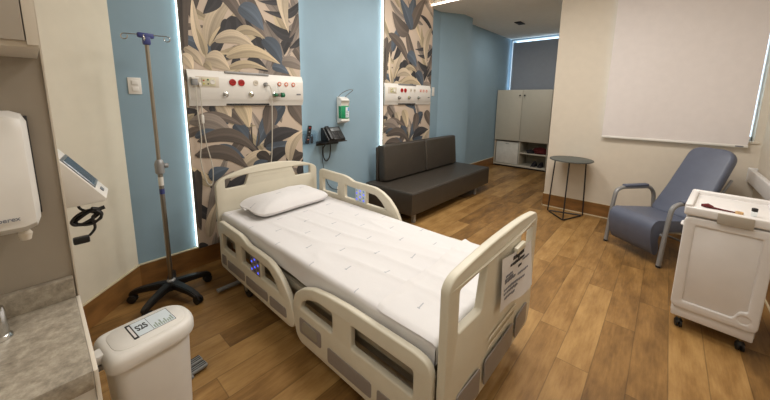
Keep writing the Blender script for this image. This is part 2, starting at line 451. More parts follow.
# ------------------------------------------------------------------ light
def area(name, loc, size, power, color, rot=(0, 0, 0), size_y=None, spread=180):
    l = bpy.data.lights.new(name, 'AREA'); l.energy = power; l.color = color; l.size = size; l.spread = R(spread)
    if size_y: l.shape = 'RECTANGLE'; l.size_y = size_y
    o = bpy.data.objects.new(name, l); col.objects.link(o); o.location = loc; o.rotation_euler = rot; return o
WARM = (1.0, .965, .915)
for lx, ly, ls, lp in ((1.4, .5, .6, 15), (3.0, .5, .7, 37), (1.6, 2.0, .6, 12), (3.2, 1.9, .7, 28), (-.6, .3, .6, 16)):
    area('ceiling_lamp_and_fill', (lx, ly, HM-.02), ls, lp, WARM)
area('ceiling_lamp_and_fill', (6.5, 2.1, HC-.02), .4, 9, WARM)  # fill light added to brighten the alcove, no fixture known there
w = bpy.data.worlds.new('world'); scene.world = w; w.use_nodes = True
bg = w.node_tree.nodes['Background']; bg.inputs['Color'].default_value = (.58, .80, 1.0, 1); bg.inputs['Strength'].default_value = 3.2
scene.view_settings.view_transform = 'Standard'
scene.view_settings.look = 'None'
scene.view_settings.exposure = 0.14

# ------------------------------------------------------------------ leaf murals and their light strips
LEAVES = [(0.182,1.873,0.107,2.356,0.082,0.05,'L'),(0.177,1.903,0.117,2.13,0.061,-0.05,'B'),(0.198,1.995,0.473,2.471,0.131,0.1,'L'),(0.205,1.989,0.438,2.301,0.109,-0.08,'O'),(0.212,1.982,0.426,2.245,0.055,0.05,'B'),(0.051,2.547,0.031,1.826,0.152,-0.06,'T'),(0.027,2.405,0.023,1.857,0.054,-0.05,'D'),(0.319,2.478,0.18,2.24,0.11,0.1,'C'),(0.444,2.272,0.247,2.032,0.096,0.05,'C'),(0.452,2.273,0.472,2.063,0.12,0.0,'C'),(0.52,2.318,0.655,2.114,0.209,0.1,'C'),(0.379,2.236,0.32,2.042,0.089,0.0,'C'),(0.244,1.925,0.343,2.053,0.086,0.1,'C'),(0.452,2.012,0.296,1.876,0.08,0.08,'C'),(0.447,1.931,0.374,1.804,0.076,0.1,'C'),(0.455,2.692,0.92,1.937,0.157,-0.06,'T'),(0.728,2.276,0.929,1.947,0.124,-0.02,'G'),(0.08,2.596,0.557,2.176,0.145,0.12,'T'),(0.491,2.374,0.714,2.195,0.181,0.12,'S'),(1.142,2.549,0.72,2.379,0.085,0.18,'C'),(1.119,2.208,0.729,2.298,0.122,0.16,'C'),(1.015,2.574,0.66,2.457,0.056,0.1,'C'),(1.105,2.425,0.988,2.161,0.072,0.05,'T'),(1.123,2.319,0.948,1.967,0.06,0.05,'G'),(1.129,2.182,0.983,2.058,0.062,0.08,'C'),(1.067,2.838,0.984,2.215,0.152,-0.16,'L'),(0.619,2.108,0.712,1.977,0.151,-0.1,'C'),(0.701,2.12,0.897,1.886,0.162,0.12,'S'),(0.538,1.908,0.741,1.806,0.111,0.05,'C'),(0.783,1.862,0.973,1.803,0.097,0.1,'S'),(0.89,1.916,1.174,1.852,0.123,0.12,'G'),(0.427,2.12,0.725,2.119,0.089,0.18,'B'),(0.486,2.02,0.275,1.941,0.067,0.1,'B'),(0.252,2.036,0.657,1.984,0.122,0.2,'L'),(0.342,1.908,0.877,1.891,0.121,0.16,'B'),(0.351,1.807,0.742,1.823,0.074,0.12,'B'),(0.175,1.88,0.374,1.793,0.157,0.15,'L'),(0.017,1.95,0.149,1.806,0.078,0.1,'L'),(-0.007,1.897,0.07,1.773,0.09,0.1,'L'),(0.165,1.841,0.219,1.781,0.065,0.05,'O'),(0.081,1.412,-0.017,1.463,0.065,0.1,'C'),(-0.037,1.316,0.055,1.409,0.071,0.1,'O'),(0.186,1.475,0.217,1.384,0.05,0.0,'C'),(0.903,1.494,0.573,1.055,0.174,-0.06,'S'),(0.751,1.483,0.686,1.176,0.16,0.03,'T'),(0.778,1.275,0.805,1.059,0.111,0.05,'G'),(0.38,1.306,0.533,1.075,0.129,0.05,'S'),(0.347,1.433,0.464,1.286,0.107,0.1,'T'),(0.254,1.505,0.337,1.31,0.126,0.08,'L'),(0.415,1.537,0.517,1.261,0.157,0.08,'B'),(0.55,1.051,0.549,1.308,0.018,0.05,'D'),(0.562,1.049,0.516,1.244,0.018,0.1,'D'),(0.573,1.048,0.603,1.261,0.019,-0.1,'D'),(-0.028,1.22,0.143,1.271,0.078,0.1,'T'),(0.043,1.361,0.453,1.287,0.09,0.12,'T'),(0.007,1.349,0.38,1.136,0.145,0.18,'G'),(0.04,1.205,0.265,1.239,0.072,0.1,'S'),(0.207,1.108,0.46,0.964,0.084,0.08,'S'),(0.055,1.17,0.612,0.991,0.131,0.2,'T'),(0.428,0.875,0.789,0.989,0.144,0.1,'L'),(0.49,0.796,0.807,0.816,0.145,0.1,'L'),(0.97,1.506,1.143,1.231,0.17,0.05,'T'),(0.656,1.062,1.103,1.177,0.154,0.14,'C'),(0.673,1.049,1.036,1.092,0.108,-0.06,'S'),(0.722,0.906,0.963,1.006,0.134,0.12,'C'),(0.915,0.837,1.133,0.936,0.166,0.1,'D'),(0.938,0.859,1.187,1.215,0.132,0.2,'L'),(0.582,1.001,0.738,0.863,0.105,0.1,'D'),(0.539,0.857,0.697,0.909,0.092,0.08,'S'),(0.13,0.826,0.306,0.893,0.122,0.08,'S'),(0.028,1.053,0.498,0.846,0.133,0.18,'T'),(0.186,0.655,0.352,0.864,0.11,0.1,'G'),(0.327,0.624,0.491,0.808,0.165,0.1,'C'),(1.051,0.7,1.177,0.918,0.122,0.0,'C'),(0.191,0.775,0.062,0.357,0.119,0.06,'G'),(0.091,0.274,0.205,0.628,0.088,0.06,'L'),(0.038,0.924,0.03,0.359,0.144,-0.08,'D'),(0.001,0.929,0.019,0.477,0.059,-0.05,'C'),(-0.008,0.22,0.078,0.204,0.059,0.05,'C'),(0.123,0.151,0.15,0.31,0.053,0.0,'G'),(0.194,0.087,0.354,0.383,0.12,0.1,'T'),(0.397,0.173,0.585,0.399,0.153,0.1,'C'),(0.568,0.074,0.451,0.454,0.111,0.1,'S'),(0.55,2.73,0.63,3.229,0.23,0.03,'S'),(0.575,2.734,0.896,3.261,0.191,0.05,'T'),(0.576,2.725,0.293,3.122,0.191,-0.04,'S'),(0.502,2.663,0.141,2.897,0.23,0.12,'T'),]
_r = random.Random(11)
def _fill():
    out = []
    for k in range(64):
        x, z = _r.uniform(-.05, 1.15), .15+(k+_r.random())/64*3.05; a = R(_r.choice((_r.uniform(20, 75), _r.uniform(105, 160), _r.uniform(-60, -20)))); L = _r.uniform(.32, .55)
        out.append((x-math.cos(a)*L/2, z-math.sin(a)*L/2, x+math.cos(a)*L/2, z+math.sin(a)*L/2, _r.uniform(.07, .14), _r.uniform(-.12, .15), _r.choice('TTCGGGSLBOO')))
    return out
LEAVES = _fill()+LEAVES
TONE = dict(T=(106, 95, 87), D=(78, 70, 65), C=(60, 58, 60), S=(84, 94, 106), B=(196, 178, 148), L=(212, 194, 168), O=(184, 168, 140), G=(150, 138, 128))
def mural(bm, lay, x0, wdt, z0, z1, y, sx, dz=0.0):
    def face(vs, c):
        f = bm.faces.new(vs)
        for l in f.loops: l[lay] = c
    rnd = random.Random(4)
    def clampp(x, z): return max(x0, min(x0+wdt, x)), max(z0, min(z1, z))
    bgc = lin((200, 182, 164))
    # panel body
    y1 = y+.024
    c = [(x0, z0), (x0+wdt, z0), (x0+wdt, z1), (x0, z1)]
    a = [bm.verts.new((p, y, q)) for p, q in c]; b = [bm.verts.new((p, y1, q)) for p, q in c]
    face(a, bgc); face(b[::-1], bgc)
    for k in range(4): face((a[k], b[k], b[(k+1) % 4], a[(k+1) % 4]), bgc)
    yy = y-.0004
    for (bx, bz, tx, tz, wd, bend, t) in LEAVES:
        b0, t0 = Vector((bx*sx, bz+dz)), Vector((tx*sx, tz+dz)); d = t0-b0; L = d.length; n = Vector((-d.y, d.x)).normalized()
        NL, NW = 14, 6; base = TONE[t]; V = []
        sh = rnd.uniform(.92, 1.06)
        for i in range(NL+1):
            s = i/NL; wid = wd*.5*(math.sin(PI*min(1, s**.72))**.8 if 0 < s < 1 else 0.0)
            mid = b0+d*s+n*(bend*L*math.sin(PI*s))
            row = []
            for j in range(-NW, NW+1):
                p = mid+n*(wid*j/NW)-d.normalized()*(abs(j)/NW*wid*.25)
                px, pz = clampp(x0+p.x, p.y)
                row.append(bm.verts.new((px, yy, pz)))
            V.append(row)
        for i in range(NL):
            for j in range(2*NW):
                q = (V[i][j], V[i+1][j], V[i+1][j+1], V[i][j+1])
                side = -1 if j < NW else 1
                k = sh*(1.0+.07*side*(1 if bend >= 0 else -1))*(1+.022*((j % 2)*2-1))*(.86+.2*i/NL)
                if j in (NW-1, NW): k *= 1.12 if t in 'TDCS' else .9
                cc = lin([min(255, v*k) for v in base])
                co = [v.co for v in q]
                ar = abs((co[1].x-co[0].x)*(co[3].z-co[0].z)-(co[1].z-co[0].z)*(co[3].x-co[0].x))+abs((co[1].x-co[2].x)*(co[3].z-co[2].z)-(co[1].z-co[2].z)*(co[3].x-co[2].x))
                if ar < 1e-9: continue
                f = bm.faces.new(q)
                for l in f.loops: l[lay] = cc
        yy -= .00003
def mural_panel(x0, wdt, label, dz=0.0):
    bm = B()
    lay = bm.loops.layers.float_color.new('Col')
    mural(bm, lay, x0, wdt, SK+.012, HM-.02, YA-.062, wdt/1.11, dz)
    me = bpy.data.meshes.new('wallpaper_panel'); bm.to_mesh(me); bm.free(); me.materials.append(M['mural'])
    o = bpy.data.objects.new('wallpaper_panel', me); col.objects.link(o)
    bk = B(); box(bk, (x0+.05, YA-.038, SK+.03), (x0+wdt-.05, YA-.004, HC-.06))
    centre(o); ROOT[o.name] = Vector(o.location); obj('backing', bk, M['beige'], o)
    return tag(o, label, 'wall panel', 'leaf wallpaper panels')
P1X, P1W, P2X, P2W = .868, 1.115, 3.33, 1.175
mural_panel(P1X, P1W, 'leaf-patterned beige and charcoal wallpaper panel behind the hospital bed headboard')
mural_panel(P2X, P2W, 'leaf-patterned beige and charcoal wallpaper panel behind the dark sofa', -.14)
def strip(x, side, lab):
    bm = xbox((x-.006, YA-.034, SK+.02), (x+.006, YA-.004, HM-.06), .002, 1)
    o = obj('light_strip', bm, M['led_cool']); tag(o, lab, 'light strip', 'light strips beside the wallpaper panels'); return centre(o)
strip(P1X+.005, -1, 'glowing white vertical light strip between blue wall and bed wallpaper, iv stand side')
strip(P1X+P1W-.012, 1, 'glowing white vertical light strip between bed wallpaper and the blue wall with the phone')
strip(P2X+.005, -1, 'glowing white vertical light strip between blue phone wall and sofa wallpaper')
# ceiling light line along the step of the ceiling
o = obj('ceiling_light_strip', xbox((4.428, .9, HC+.002), (4.4395, 3.01, HC+.016), .002, 1), M['led_warm'])
centre(tag(o, 'thin bright light line running along the ceiling step toward the sofa wallpaper', 'ceiling light'))
t = thing('air_vent', 'small black rectangular vent in the ceiling before the alcove window', 'vent', (6.43, 2.32, HC-.012))
obj('frame', xbox((6.30, 2.265, HC-.012), (6.56, 2.385, HC-.0005), .003, 1), M['vent'], t)
for k in range(4): obj('louvre', xbox((6.32, 2.28+k*.025, HC-.016), (6.54, 2.292+k*.025, HC-.012)), M['dark_metal'], t)

# ------------------------------------------------------------------ roller blinds
t = thing('roller_blind', 'large pale roller blind drawn down over the window above the recliner', 'blind', (4.96, 0, 1.10))
def bl(u, v):
    y = -.655+u*1.275; z = 1.115+v*1.86
    return Vector((4.962+.003*math.sin(y*7+z*1.5)+.002*noise.noise(Vector((y*4, z*4, 0))), y, z))
obj('fabric', grid(24, 24, bl), M['blind'], t)
obj('bottom_bar', xbox((4.952, -.657, 1.095), (4.972, .622, 1.120), .004), M['white'], t)
obj('roller_tube', lathe(B(), [(.028, -.665), (.028, .63)], (4.975, 0, 2.985), 16, 'Y'), M['white'], t)
obj('maker_tag', xbox((4.950, -.625, 1.10), (4.9515, -.565, 1.112)), M['ink_soft'], t)
t = thing('roller_blind', 'dark grey roller blind in the alcove with daylight leaking round its edge', 'blind', (8.02, 2.25, .98))
obj('fabric', grid(10, 10, lambda u, v: Vector((8.02+.002*math.sin(u*9), 1.46+u*1.555, 1.0+v*1.945))), M['blind_dark'], t)
obj('bottom_bar', xbox((8.01, 1.46, .98), (8.03, 3.015, 1.004), .004), M['white'], t)
# ------------------------------------------------------------------ hospital bed
bed = thing('hospital_bed', 'cream electric hospital bed with moulded headboard, footboard and side rails', 'bed', (1.43, 1.62, 0))
BX0, BX1 = .925, 1.945
def board_outline(z0, ze, zm, half, n=18):
    """lower corners, sides, arched top"""
    pts = [(-half+.03, z0), (half-.03, z0), (half, z0+.08), (half, ze-.03)]
    top = []
    for i in range(n+1):
        s = 1-2*i/n; top.append((s*(half-.035), ze+(zm-ze)*(1-abs(s)**2.2)))
    pts += top+[(-half, ze-.03), (-half, z0+.08)]
    return rpoly(pts, .03, 4)
def board(name, y, z0, ze, zm, half, cx, wz0, wz1, face, wside=(.06, .285)):
    a, b = wside
    hl = rpoly([(-half+a, wz0), (-half+b-.04, wz0), (-half+b, wz1+.006), (-half+a, wz1-.008)], .022, 4)
    hr = [(-p, q) for p, q in hl]
    bm = plate(board_outline(z0, ze, zm, half), [hl, hr], .038, .008)
    for v in bm.verts: v.co.z += .014*(1-(v.co.x/half)**2)*face
    xf(bm, Matrix.Translation((cx, 0, 0))); to_xz(bm, y)
    o = obj(name, bm, M['bed'], bed)
    return o
hb = board('headboard', 2.715, .33, .868, .945, .492, 1.435, .778, .885, 0.9)
# raised bands pressed into the headboard face (bed side)
for z0, z1 in ((.845, .885), (.785, .825), (.72, .765)):
    b2 = plate(rpoly([(-.20, z0), (.20, z0), (.185, z1), (-.185, z1)], .015, 4), [], .006, .0025)
    xf(b2, Matrix.Translation((1.435, 0, 0))); to_xz(b2, 2.709); obj('pressed_band', b2, M['bed'], hb)
for x in (1.0, 1.87):
    obj('headboard_post', xbox((x-.03, 2.695, .16), (x+.03, 2.735, .42), .008), M['bed_metal'], bed)
fb = board('footboard', .53, .20, .900, .938, .505, 1.44, .645, .855, -0.9, (.065, .31))
# grey inserts in the outer face of the footboard
for x0, x1 in ((1.02, 1.22), (1.27, 1.62), (1.67, 1.86)):
    z0 = .23; b2 = plate(rpoly([(x0, z0), (x1, z0), (x1, .36), (x0, .36)], .02, 4), [], .006, .002); [setattr(v.co, 'z', v.co.z-.0126*(1-((v.co.x-1.44)/.505)**2)) for v in b2.verts]; to_xz(b2, .5105); obj('grey_insert', b2, M['bed_grey'], fb, label='grey textured insert')
for z0 in (.405, .445):
    bm = plate(rpoly([(1.30, z0), (1.66, z0), (1.65, z0+.012), (1.31, z0+.012)], .004, 2), [], .004, .0015); [setattr(v.co, 'z', v.co.z-.0126*(1-((v.co.x-1.44)/.505)**2)) for v in bm.verts]; to_xz(bm, .5115); obj('pressed_line', bm, M['bed'], fb)
obj('grip_bar', xbox((1.545, .488, .775), (1.70, .502, .80), .005), M['bed'], fb)
# bed rails; outline as (y, z) seen from the side
HEAD_OUT = [(2.60, .178), (2.615, .21), (2.61, .54), (2.585, .556), (2.235, .548), (2.17, .535), (2.10, .512), (1.95, .512), (1.82, .508), (1.74, .485), (1.66, .44), (1.59, .37), (1.545, .29), (1.525, .23), (1.54, .19), (1.58, .172)]
HW1 = rpoly([(2.565, .338), (2.312, .338), (2.312, .476), (2.565, .482)], .02, 4)
HW2 = rpoly([(2.225, .338), (1.675, .338), (1.735, .41), (1.81, .458), (2.13, .470), (2.225, .482)], .022, 4)
FOOT_OUT = [(.585, .14), (.567, .17), (.567, .50), (.585, .535), (.64, .547), (1.05, .545), (1.20, .535), (1.33, .515), (1.43, .475), (1.50, .42), (1.53, .35), (1.525, .27), (1.50, .17), (1.46, .137)]
FW1 = rpoly([(1.465, .342), (1.155, .338), (1.155, .474), (1.29, .474), (1.39, .442), (1.45, .395)], .025, 4)
FW2 = rpoly([(1.03, .338), (.638, .338), (.638, .48), (1.03, .48)], .025, 4)
def rail(x, dz, out, holes, inserts, side, name='side_rail', detail=None):
    bm = plate(rpoly(out, .02, 3), holes, .036, .009)
    to_yz(bm, x)
    xf(bm, Matrix.Translation((0, 0, dz)))
    o = obj(name, bm, M['bed'], bed)
    for i, (ya, yb, za, zb) in enumerate(inserts):
        c = plate(rpoly([(ya, za), (yb, za+.006), (yb, zb), (ya, zb)], .014, 3), [], .006, .002)
        to_yz(c, x+side*.0185); xf(c, Matrix.Translation((0, 0, dz)))
        obj('grey_insert', c, M['bed_grey'], o, label='grey textured insert')
    return o
hin = [(2.58, 2.50, .21, .29), (2.47, 2.18, .205, .275), (2.15, 1.84, .203, .272), (1.81, 1.61, .203, .27)]
fin = [(1.46, 1.26, .20, .295), (1.20, .88, .165, .25), (.84, .60, .165, .248)]
def control(o, x, dz, side, lit):
    c = xbox((x-.016, 1.925, .328+dz), (x+.016, 2.07, .482+dz), .006); p = obj('control_panel', c, M['bed'], o)
    k = xbox((x+side*.0165, 1.935, .345+dz), (x+side*.0185, 2.06, .465+dz)) if side > 0 else xbox((x-.0185, 1.935, .345+dz), (x-.0165, 2.06, .465+dz))
    obj('keypad', k, M['bed_grey'] if lit else M['label_cool'], p)
    for i in range(3):
        for j in range(4):
            y = 1.95+i*.045; z = .36+j*.028+dz; xx = x+side*.019
            mm = M['blue_led'] if (i+j) % 2 == 0 else (M['navy'] if lit else M['label_blue'])
            obj('button', xbox((xx-.001, y, z), (xx+.001, y+.016, z+.012)), mm, p)
rh = rail(.925, 0, HEAD_OUT, [HW1, HW2], hin, -1); control(rh, .925, 0, -1, True)
rf = rail(.925, 0, FOOT_OUT, [FW1, FW2], fin, -1)
# release latch on the foot rail
bm = plate(rpoly([(1.43, .225), (1.29, .225), (1.30, .285), (1.42, .285)], .015, 3), [], .008, .003); to_yz(bm, .903); obj('release_latch', bm, M['bed_metal'], rf)
rr = rail(1.925, .275, HEAD_OUT, [HW1, HW2], [], 1); control(rr, 1.925, .275, -1, False)
rail(1.945, 0, FOOT_OUT, [FW1, FW2], fin, 1)
# platform, frame, base
obj('mattress_platform', xbox((.965, .58, .375), (1.865, 2.68, .425), .01), M['bed_metal'], bed)
for x in (1.05, 1.78): obj('frame_beam', xbox((x-.03, .60, .27), (x+.03, 2.66, .372), .006), M['bed_metal'], bed)
for y in (.75, 1.5, 2.45): obj('cross_beam', xbox((1.05, y-.03, .26), (1.78, y+.03, .33), .006), M['bed_metal'], bed)
obj('base_cover', xbox((1.08, .72, .115), (1.76, 2.40, .20), .03), M['bed'], bed)
for y in (.86, 2.2):
    for x in (1.2, 1.62):
        obj('lift_arm', tube(B(), [(x, y, .17), (x, y+.22, .30)], .022, 10), M['bed_metal'], bed)
for x in (.98, 1.86):
    for y in (.80, 2.30):
        c = obj('caster', lathe(B(), [(.045, -.014), (.06, -.009), (.06, .009), (.045, .014)], (x, y, .0605), 20, 'X'), M['rubber'], bed)
        obj('caster_fork', xbox((x-.024, y-.02, .055), (x+.024, y+.02, .155), .008), M['bed_metal'], c)
    obj('caster_leg', xbox((min(x, 1.42)-.0 if x < 1.4 else 1.70, .775, .12), (1.12 if x < 1.4 else x+.02, .825, .16), .006), M['bed_metal'], bed)
    obj('caster_leg', xbox((min(x, 1.42)-.0 if x < 1.4 else 1.70, 2.275, .12), (1.12 if x < 1.4 else x+.02, 2.325, .16), .006), M['bed_metal'], bed)
obj('outrigger_bar', xbox((.825, 2.50, .012), (1.14, 2.535, .034), .006), M['alu'], bed)
obj('outrigger_post', xbox((1.10, 2.30, .014), (1.13, 2.535, .125), .006), M['alu'], bed)
obj('brake_pedal', xbox((.985, .62, .20), (1.03, .70, .235), .008), M['red'], bed, label='red pedal')
for y in (2.05, 1.15):
    obj('rail_hinge', tube(B(), [(.938, y, .26), (.97, y, .33), (1.0, y, .36)], .014, 8), M['bed_metal'], bed)
    obj('rail_hinge', tube(B(), [(1.925 if y > 2 else 1.94, y, .46 if y > 2 else .26), (1.89, y, .40 if y > 2 else .33), (1.84, y, .40 if y > 2 else .36)], .014, 8), M['bed_metal'], bed)

# mattress, sheets and pillow rest on the bed: things of their own
t = obj('mattress', xbox((.972, .585, .428), (1.858, 2.672, .588), .03, 3), M['mattress']); centre(tag(t, 'olive-brown mattress lying under the white sheet on the hospital bed', 'mattress'))
def wr(x, y):
    """creases of a sheet: long folds along the bed"""
    a = noise.noise(Vector((x*9+2, y*1.1, .3)))
    b = noise.noise(Vector((x*4, y*4, 1.7)))
    c = max(0, 1-abs(noise.noise(Vector((x*5.0+y*.5, y*.7, 4.1))))*5.5)
    return .0035*a+.003*b+.010*c**2*max(0, min(1, 1.6-abs(y-1.35)*1.5))
SX0, SX1, SY0, SY1, SZ = .958, 1.872, .578, 2.685, .603
def sheet(u, v):
    """u across the bed incl. both drapes, v along"""
    y = SY0+(SY1-SY0)*v
    drop_l = .098+.016*math.sin(y*5.1+.6)+.014*noise.noise(Vector((y*3, 0, 0))); drop_r = .10
    r = .028; ca, cb = .16, .84
    def drape(q, drop, sgn, X):
        """q 0..1 from the rounded edge down"""
        a = min(1, q/.35)*PI/2; d = drop*max(0, q-.35)/.65
        fold = (.007*noise.noise(Vector((y*6, d*5, 2.0+sgn)))+.006*math.sin(y*21+d*9)*max(0, noise.noise(Vector((y*2, 5, sgn)))))*min(1, q*1.5)
        return Vector((X+sgn*(r*math.sin(a)-r+fold), y, SZ-r*(1-math.cos(a))-d))
    e_y = min(y-SY0, SY1-y); dz = .014*(1-e_y/.03)**2 if e_y < .03 else 0
    if u < ca: p = drape((ca-u)/ca, drop_l, -1, SX0)
    elif u > cb: p = drape((u-cb)/(1-cb), drop_r, 1, SX1)
    else:
        x = SX0+r+(SX1-SX0-2*r)*(u-ca)/(cb-ca); e = min(x-SX0-r, SX1-r-x); p = Vector((x, y, SZ+wr(x, y)*min(1, e/.07)))
    p.z -= dz
    return p
o = obj('bed_sheet', grid(96, 150, sheet), M['sheet'], smooth=80); centre(tag(o, 'white bed sheet with tiny printed dashes spread smooth over the mattress', 'sheet'))
def fsheet(u, v):
    x = SX0-.006+(SX1-SX0+.012)*u; yl = .90+.03*(u-.3)+.008*math.sin(u*9)
    L = yl-.572+.085; s = v*L; r = .02
    top = yl-.572
    edge = min(u, 1-u)
    z = SZ+.007+wr(x, .572+0)+.004*noise.noise(Vector((x*7, s*8, 9)))
    if s < top:
        y = yl-s; z = SZ+.006+wr(x, y)+.007*abs(noise.noise(Vector((x*6, y*7, 9))))+.010*max(0, 1-s/.035)+.004
        if y-.572 < r: z -= .010*(1-(y-.572)/r)**2
    else:
        y = .572-.002; z = SZ-.004-(s-top)
    if edge < .03 and s < top: z -= .016*(1-edge/.03)**2
    return Vector((x, y, z))
o = obj('folded_sheet', grid(60, 40, fsheet), M['sheet'], smooth=80); centre(tag(o, 'white sheet folded across the foot end of the bed next to the footboard', 'sheet'))
# pillow
def pil(u, v):
    th = (u-.5)*PI; ph = v*2*PI
    def sp(c, e): return math.copysign(abs(c)**e, c)
    x = sp(math.cos(th), .45)*sp(math.cos(ph), .42); y = sp(math.cos(th), .45)*sp(math.sin(ph), .42); z = sp(math.sin(th), .95)
    e = max(abs(x), abs(y)); rr = math.hypot(x, y)
    hgt = .070*(1-.72*e**5)
    k = 1+.05*(abs(x*y))-.03*(1-abs(x*y))
    zz = z*hgt
    if zz < -.03: zz = -.03+(zz+.03)*.25
    p = Vector((x*.362*k, y*.195*k, zz+(.010*noise.noise(Vector((x*2.2, y*2.2, z+3)))+.014*(1-rr*.7))*(1 if z > 0 else .15)))
    return p
bm = grid(28, 56, pil); bmesh.ops.remove_doubles(bm, verts=bm.verts, dist=1e-5)
pw_ = obj('pillow', bm, M['sheet'], smooth=80)
pw_.location = (1.425, 2.445, SZ+.054); pw_.rotation_euler = (R(2.5), R(0), R(3))
tag(pw_, 'white pillow in a dashed cotton case lying at the head of the bed', 'pillow')
obj('pillowcase_hem', grid(6, 6, lambda u, v: Vector((-.335-.035*u*(1-.3*v), .02+.09*(v-.5)+.05, -.006+.008*math.sin(v*6)*u))), M['sheet'], pw_, smooth=80)

# paper form hung on the footboard
t = thing('patient_form', 'white printed paper form hanging on the outside of the bed footboard', 'paper form', (1.61, .48, .52))
def pap(u, v):
    x = 1.35+.43*u; top = .838-.05*u; bot = .572-.05*u+.008*math.sin(u*7)
    z = top+(bot-top)*v
    y = .484-.012*math.sin(u*2.2)*v-.006*v*v-.004*math.sin(u*5+v*3)
    return Vector((x, y, z))
obj('sheet_of_paper', grid(16, 16, pap), M['paper'], t, smooth=80)
rnd = random.Random(3)
rows = [(.30, .70, .10, .016, 'ink'), (.46, .52, .155, .008, 'ink'), (.22, .72, .21, .010, 'ink'), (.66, .9, .27, .008, 'ink_soft'), (.1, .3, .37, .008, 'ink_soft'), (.5, .62, .34, .008, 'ink'), (.08, .32, .43, .008, 'ink_soft'), (.08, .40, .48, .008, 'ink_soft'), (.5, .85, .50, .007, 'ink_soft'), (.07, .75, .62, .007, 'ink_soft'), (.07, .5, .70, .007, 'ink_soft'), (.1, .4, .80, .007, 'ink_soft')]
for a, b, v, h, mm in rows:
    bm = B(); u = a
    while u < b:
        wlen = min(b-u, rnd.uniform(.03, .08)); p = pap(u, v); q = pap(u+wlen, v)
        box(bm, (p.x, min(p.y, q.y)-.0025, min(p.z, q.z)-h/2), (q.x, min(p.y, q.y)-.0012, max(p.z, q.z)+h/2)); u += wlen+.018
    obj('printed_line', bm, M[mm], t)
obj('clip', xbox((1.52, .474, .80), (1.64, .494, .832), .004), M['bed'], t, label='cream plastic clip')
# ------------------------------------------------------------------ bed-head service panels on the murals
def gas_outlet(par, x, z, cm, knob=None):
    o = obj('gas_outlet', lathe(B(), [(.024, 0), (.024, -.012), (.017, -.014), (.015, -.034), (.010, -.036)], (x, 2.985, z), 18, 'Y'), M['chrome'], par)
    obj('outlet_ring', lathe(B(), [(.0185, -.012), (.0185, -.018)], (x, 2.985, z), 18, 'Y'), M[cm], o)
    return o
def service_panel(x0, x1, label, first):
    xc = (x0+x1)/2; t = thing('service_panel', label, 'bed head panel', (xc, 3.05, 1.475), 0, 'white hospital service panels')
    prof = [(3.012, 1.475), (3.006, 1.474), (2.992, 1.525), (2.985, 1.535), (2.985, 1.712), (2.99, 1.722), (3.006, 1.776), (3.012, 1.778)]
    bm = B(); prism(bm, prof, x0, x1, 'X', .004, 2); body = obj('housing', bm, M['white'], t)
    w = x1-x0; s = w/1.14
    X = lambda v: x0+(v-.88)*s
    # slots of the reading lamps above and below
    obj('lamp_diffuser', xbox((X(1.19), 2.993, 1.762), (X(1.62), 3.010, 1.782), .003), M['alu'], t)
    obj('lower_slot', xbox((X(1.19), 2.995, 1.476), (X(1.615), 3.012, 1.494), .002), M['dark_metal'], t)
    # nurse call / socket block
    sk = obj('socket_block', xbox((X(.985), 2.978, 1.645), (X(1.10), 2.987, 1.712), .003), M['socket'], t)
    for vx, vz, mm, r in ((1.0, 1.69, 'red', .006), (1.0, 1.662, 'yellow', .006), (1.035, 1.697, 'green', .007), (1.035, 1.662, 'black', .006)):
        obj('indicator', lathe(B(), [(r, 0), (r, -.004)], (X(vx), 2.978, vz), 10, 'Y'), M[mm], sk)
    obj('socket_ring', lathe(B(), [(.021, 0), (.021, -.004), (.014, -.004), (.013, -.001)], (X(1.072), 2.978, 1.68), 16, 'Y'), M['white'], sk)
    rl = obj('recessed_strip', xbox((X(.94), 2.983, 1.632), (X(1.13), 2.9865, 1.724), .002), M['cab_edge'], t)
    for v in (1.25, 1.332):
        r = obj('red_outlet', lathe(B(), [(.030, 0), (.030, -.007), (.021, -.009), (.019, -.004)], (X(v), 2.985, 1.685), 20, 'Y'), M['red'], t, label='red power outlet')
        for k in (-.006, .006): obj('pin_hole', lathe(B(), [(.003, -.004), (.003, -.0075)], (X(v)+k, 2.985, 1.685), 8, 'Y'), M['black'], r)
    for v in (1.475,) if first else (1.475, 1.565):
        r = obj('grey_outlet', lathe(B(), [(.026, 0), (.026, -.005), (.018, -.006), (.016, -.003)], (X(v), 2.985, 1.69), 18, 'Y'), M['cab_edge'], t)
        for k in (-.007, .007): obj('pin_hole', lathe(B(), [(.0035, -.003), (.0035, -.0065)], (X(v)+k, 2.985, 1.69), 8, 'Y'), M['black'], r)
    for v in (1.73, 1.81, 1.895):
        r = obj('ring_outlet', lathe(B(), [(.021, 0), (.021, -.006), (.0145, -.007), (.013, -.004)], (X(v), 2.985, 1.69), 18, 'Y'), M['orange_led'], t, label='orange-ringed outlet')
        obj('ring_centre', lathe(B(), [(.012, -.003), (.012, -.006)], (X(v), 2.985, 1.69), 12, 'Y'), M['white'], r)
    gas_outlet(t, X(1.18), 1.575, 'chrome'); gas_outlet(t, X(1.42), 1.58, 'yellow'); gas_outlet(t, X(1.665), 1.58, 'green')
    obj('name_plate', xbox((X(1.935), 2.982, 1.582), (X(1.985), 2.986, 1.596)), M['ink_soft'], t)
    return t
sp1 = service_panel(.885, 1.99, 'white wall service panel with red outlets above the hospital bed', True)
sp2 = service_panel(3.325, 4.46, 'white wall service panel with red outlets above the dark sofa', False)
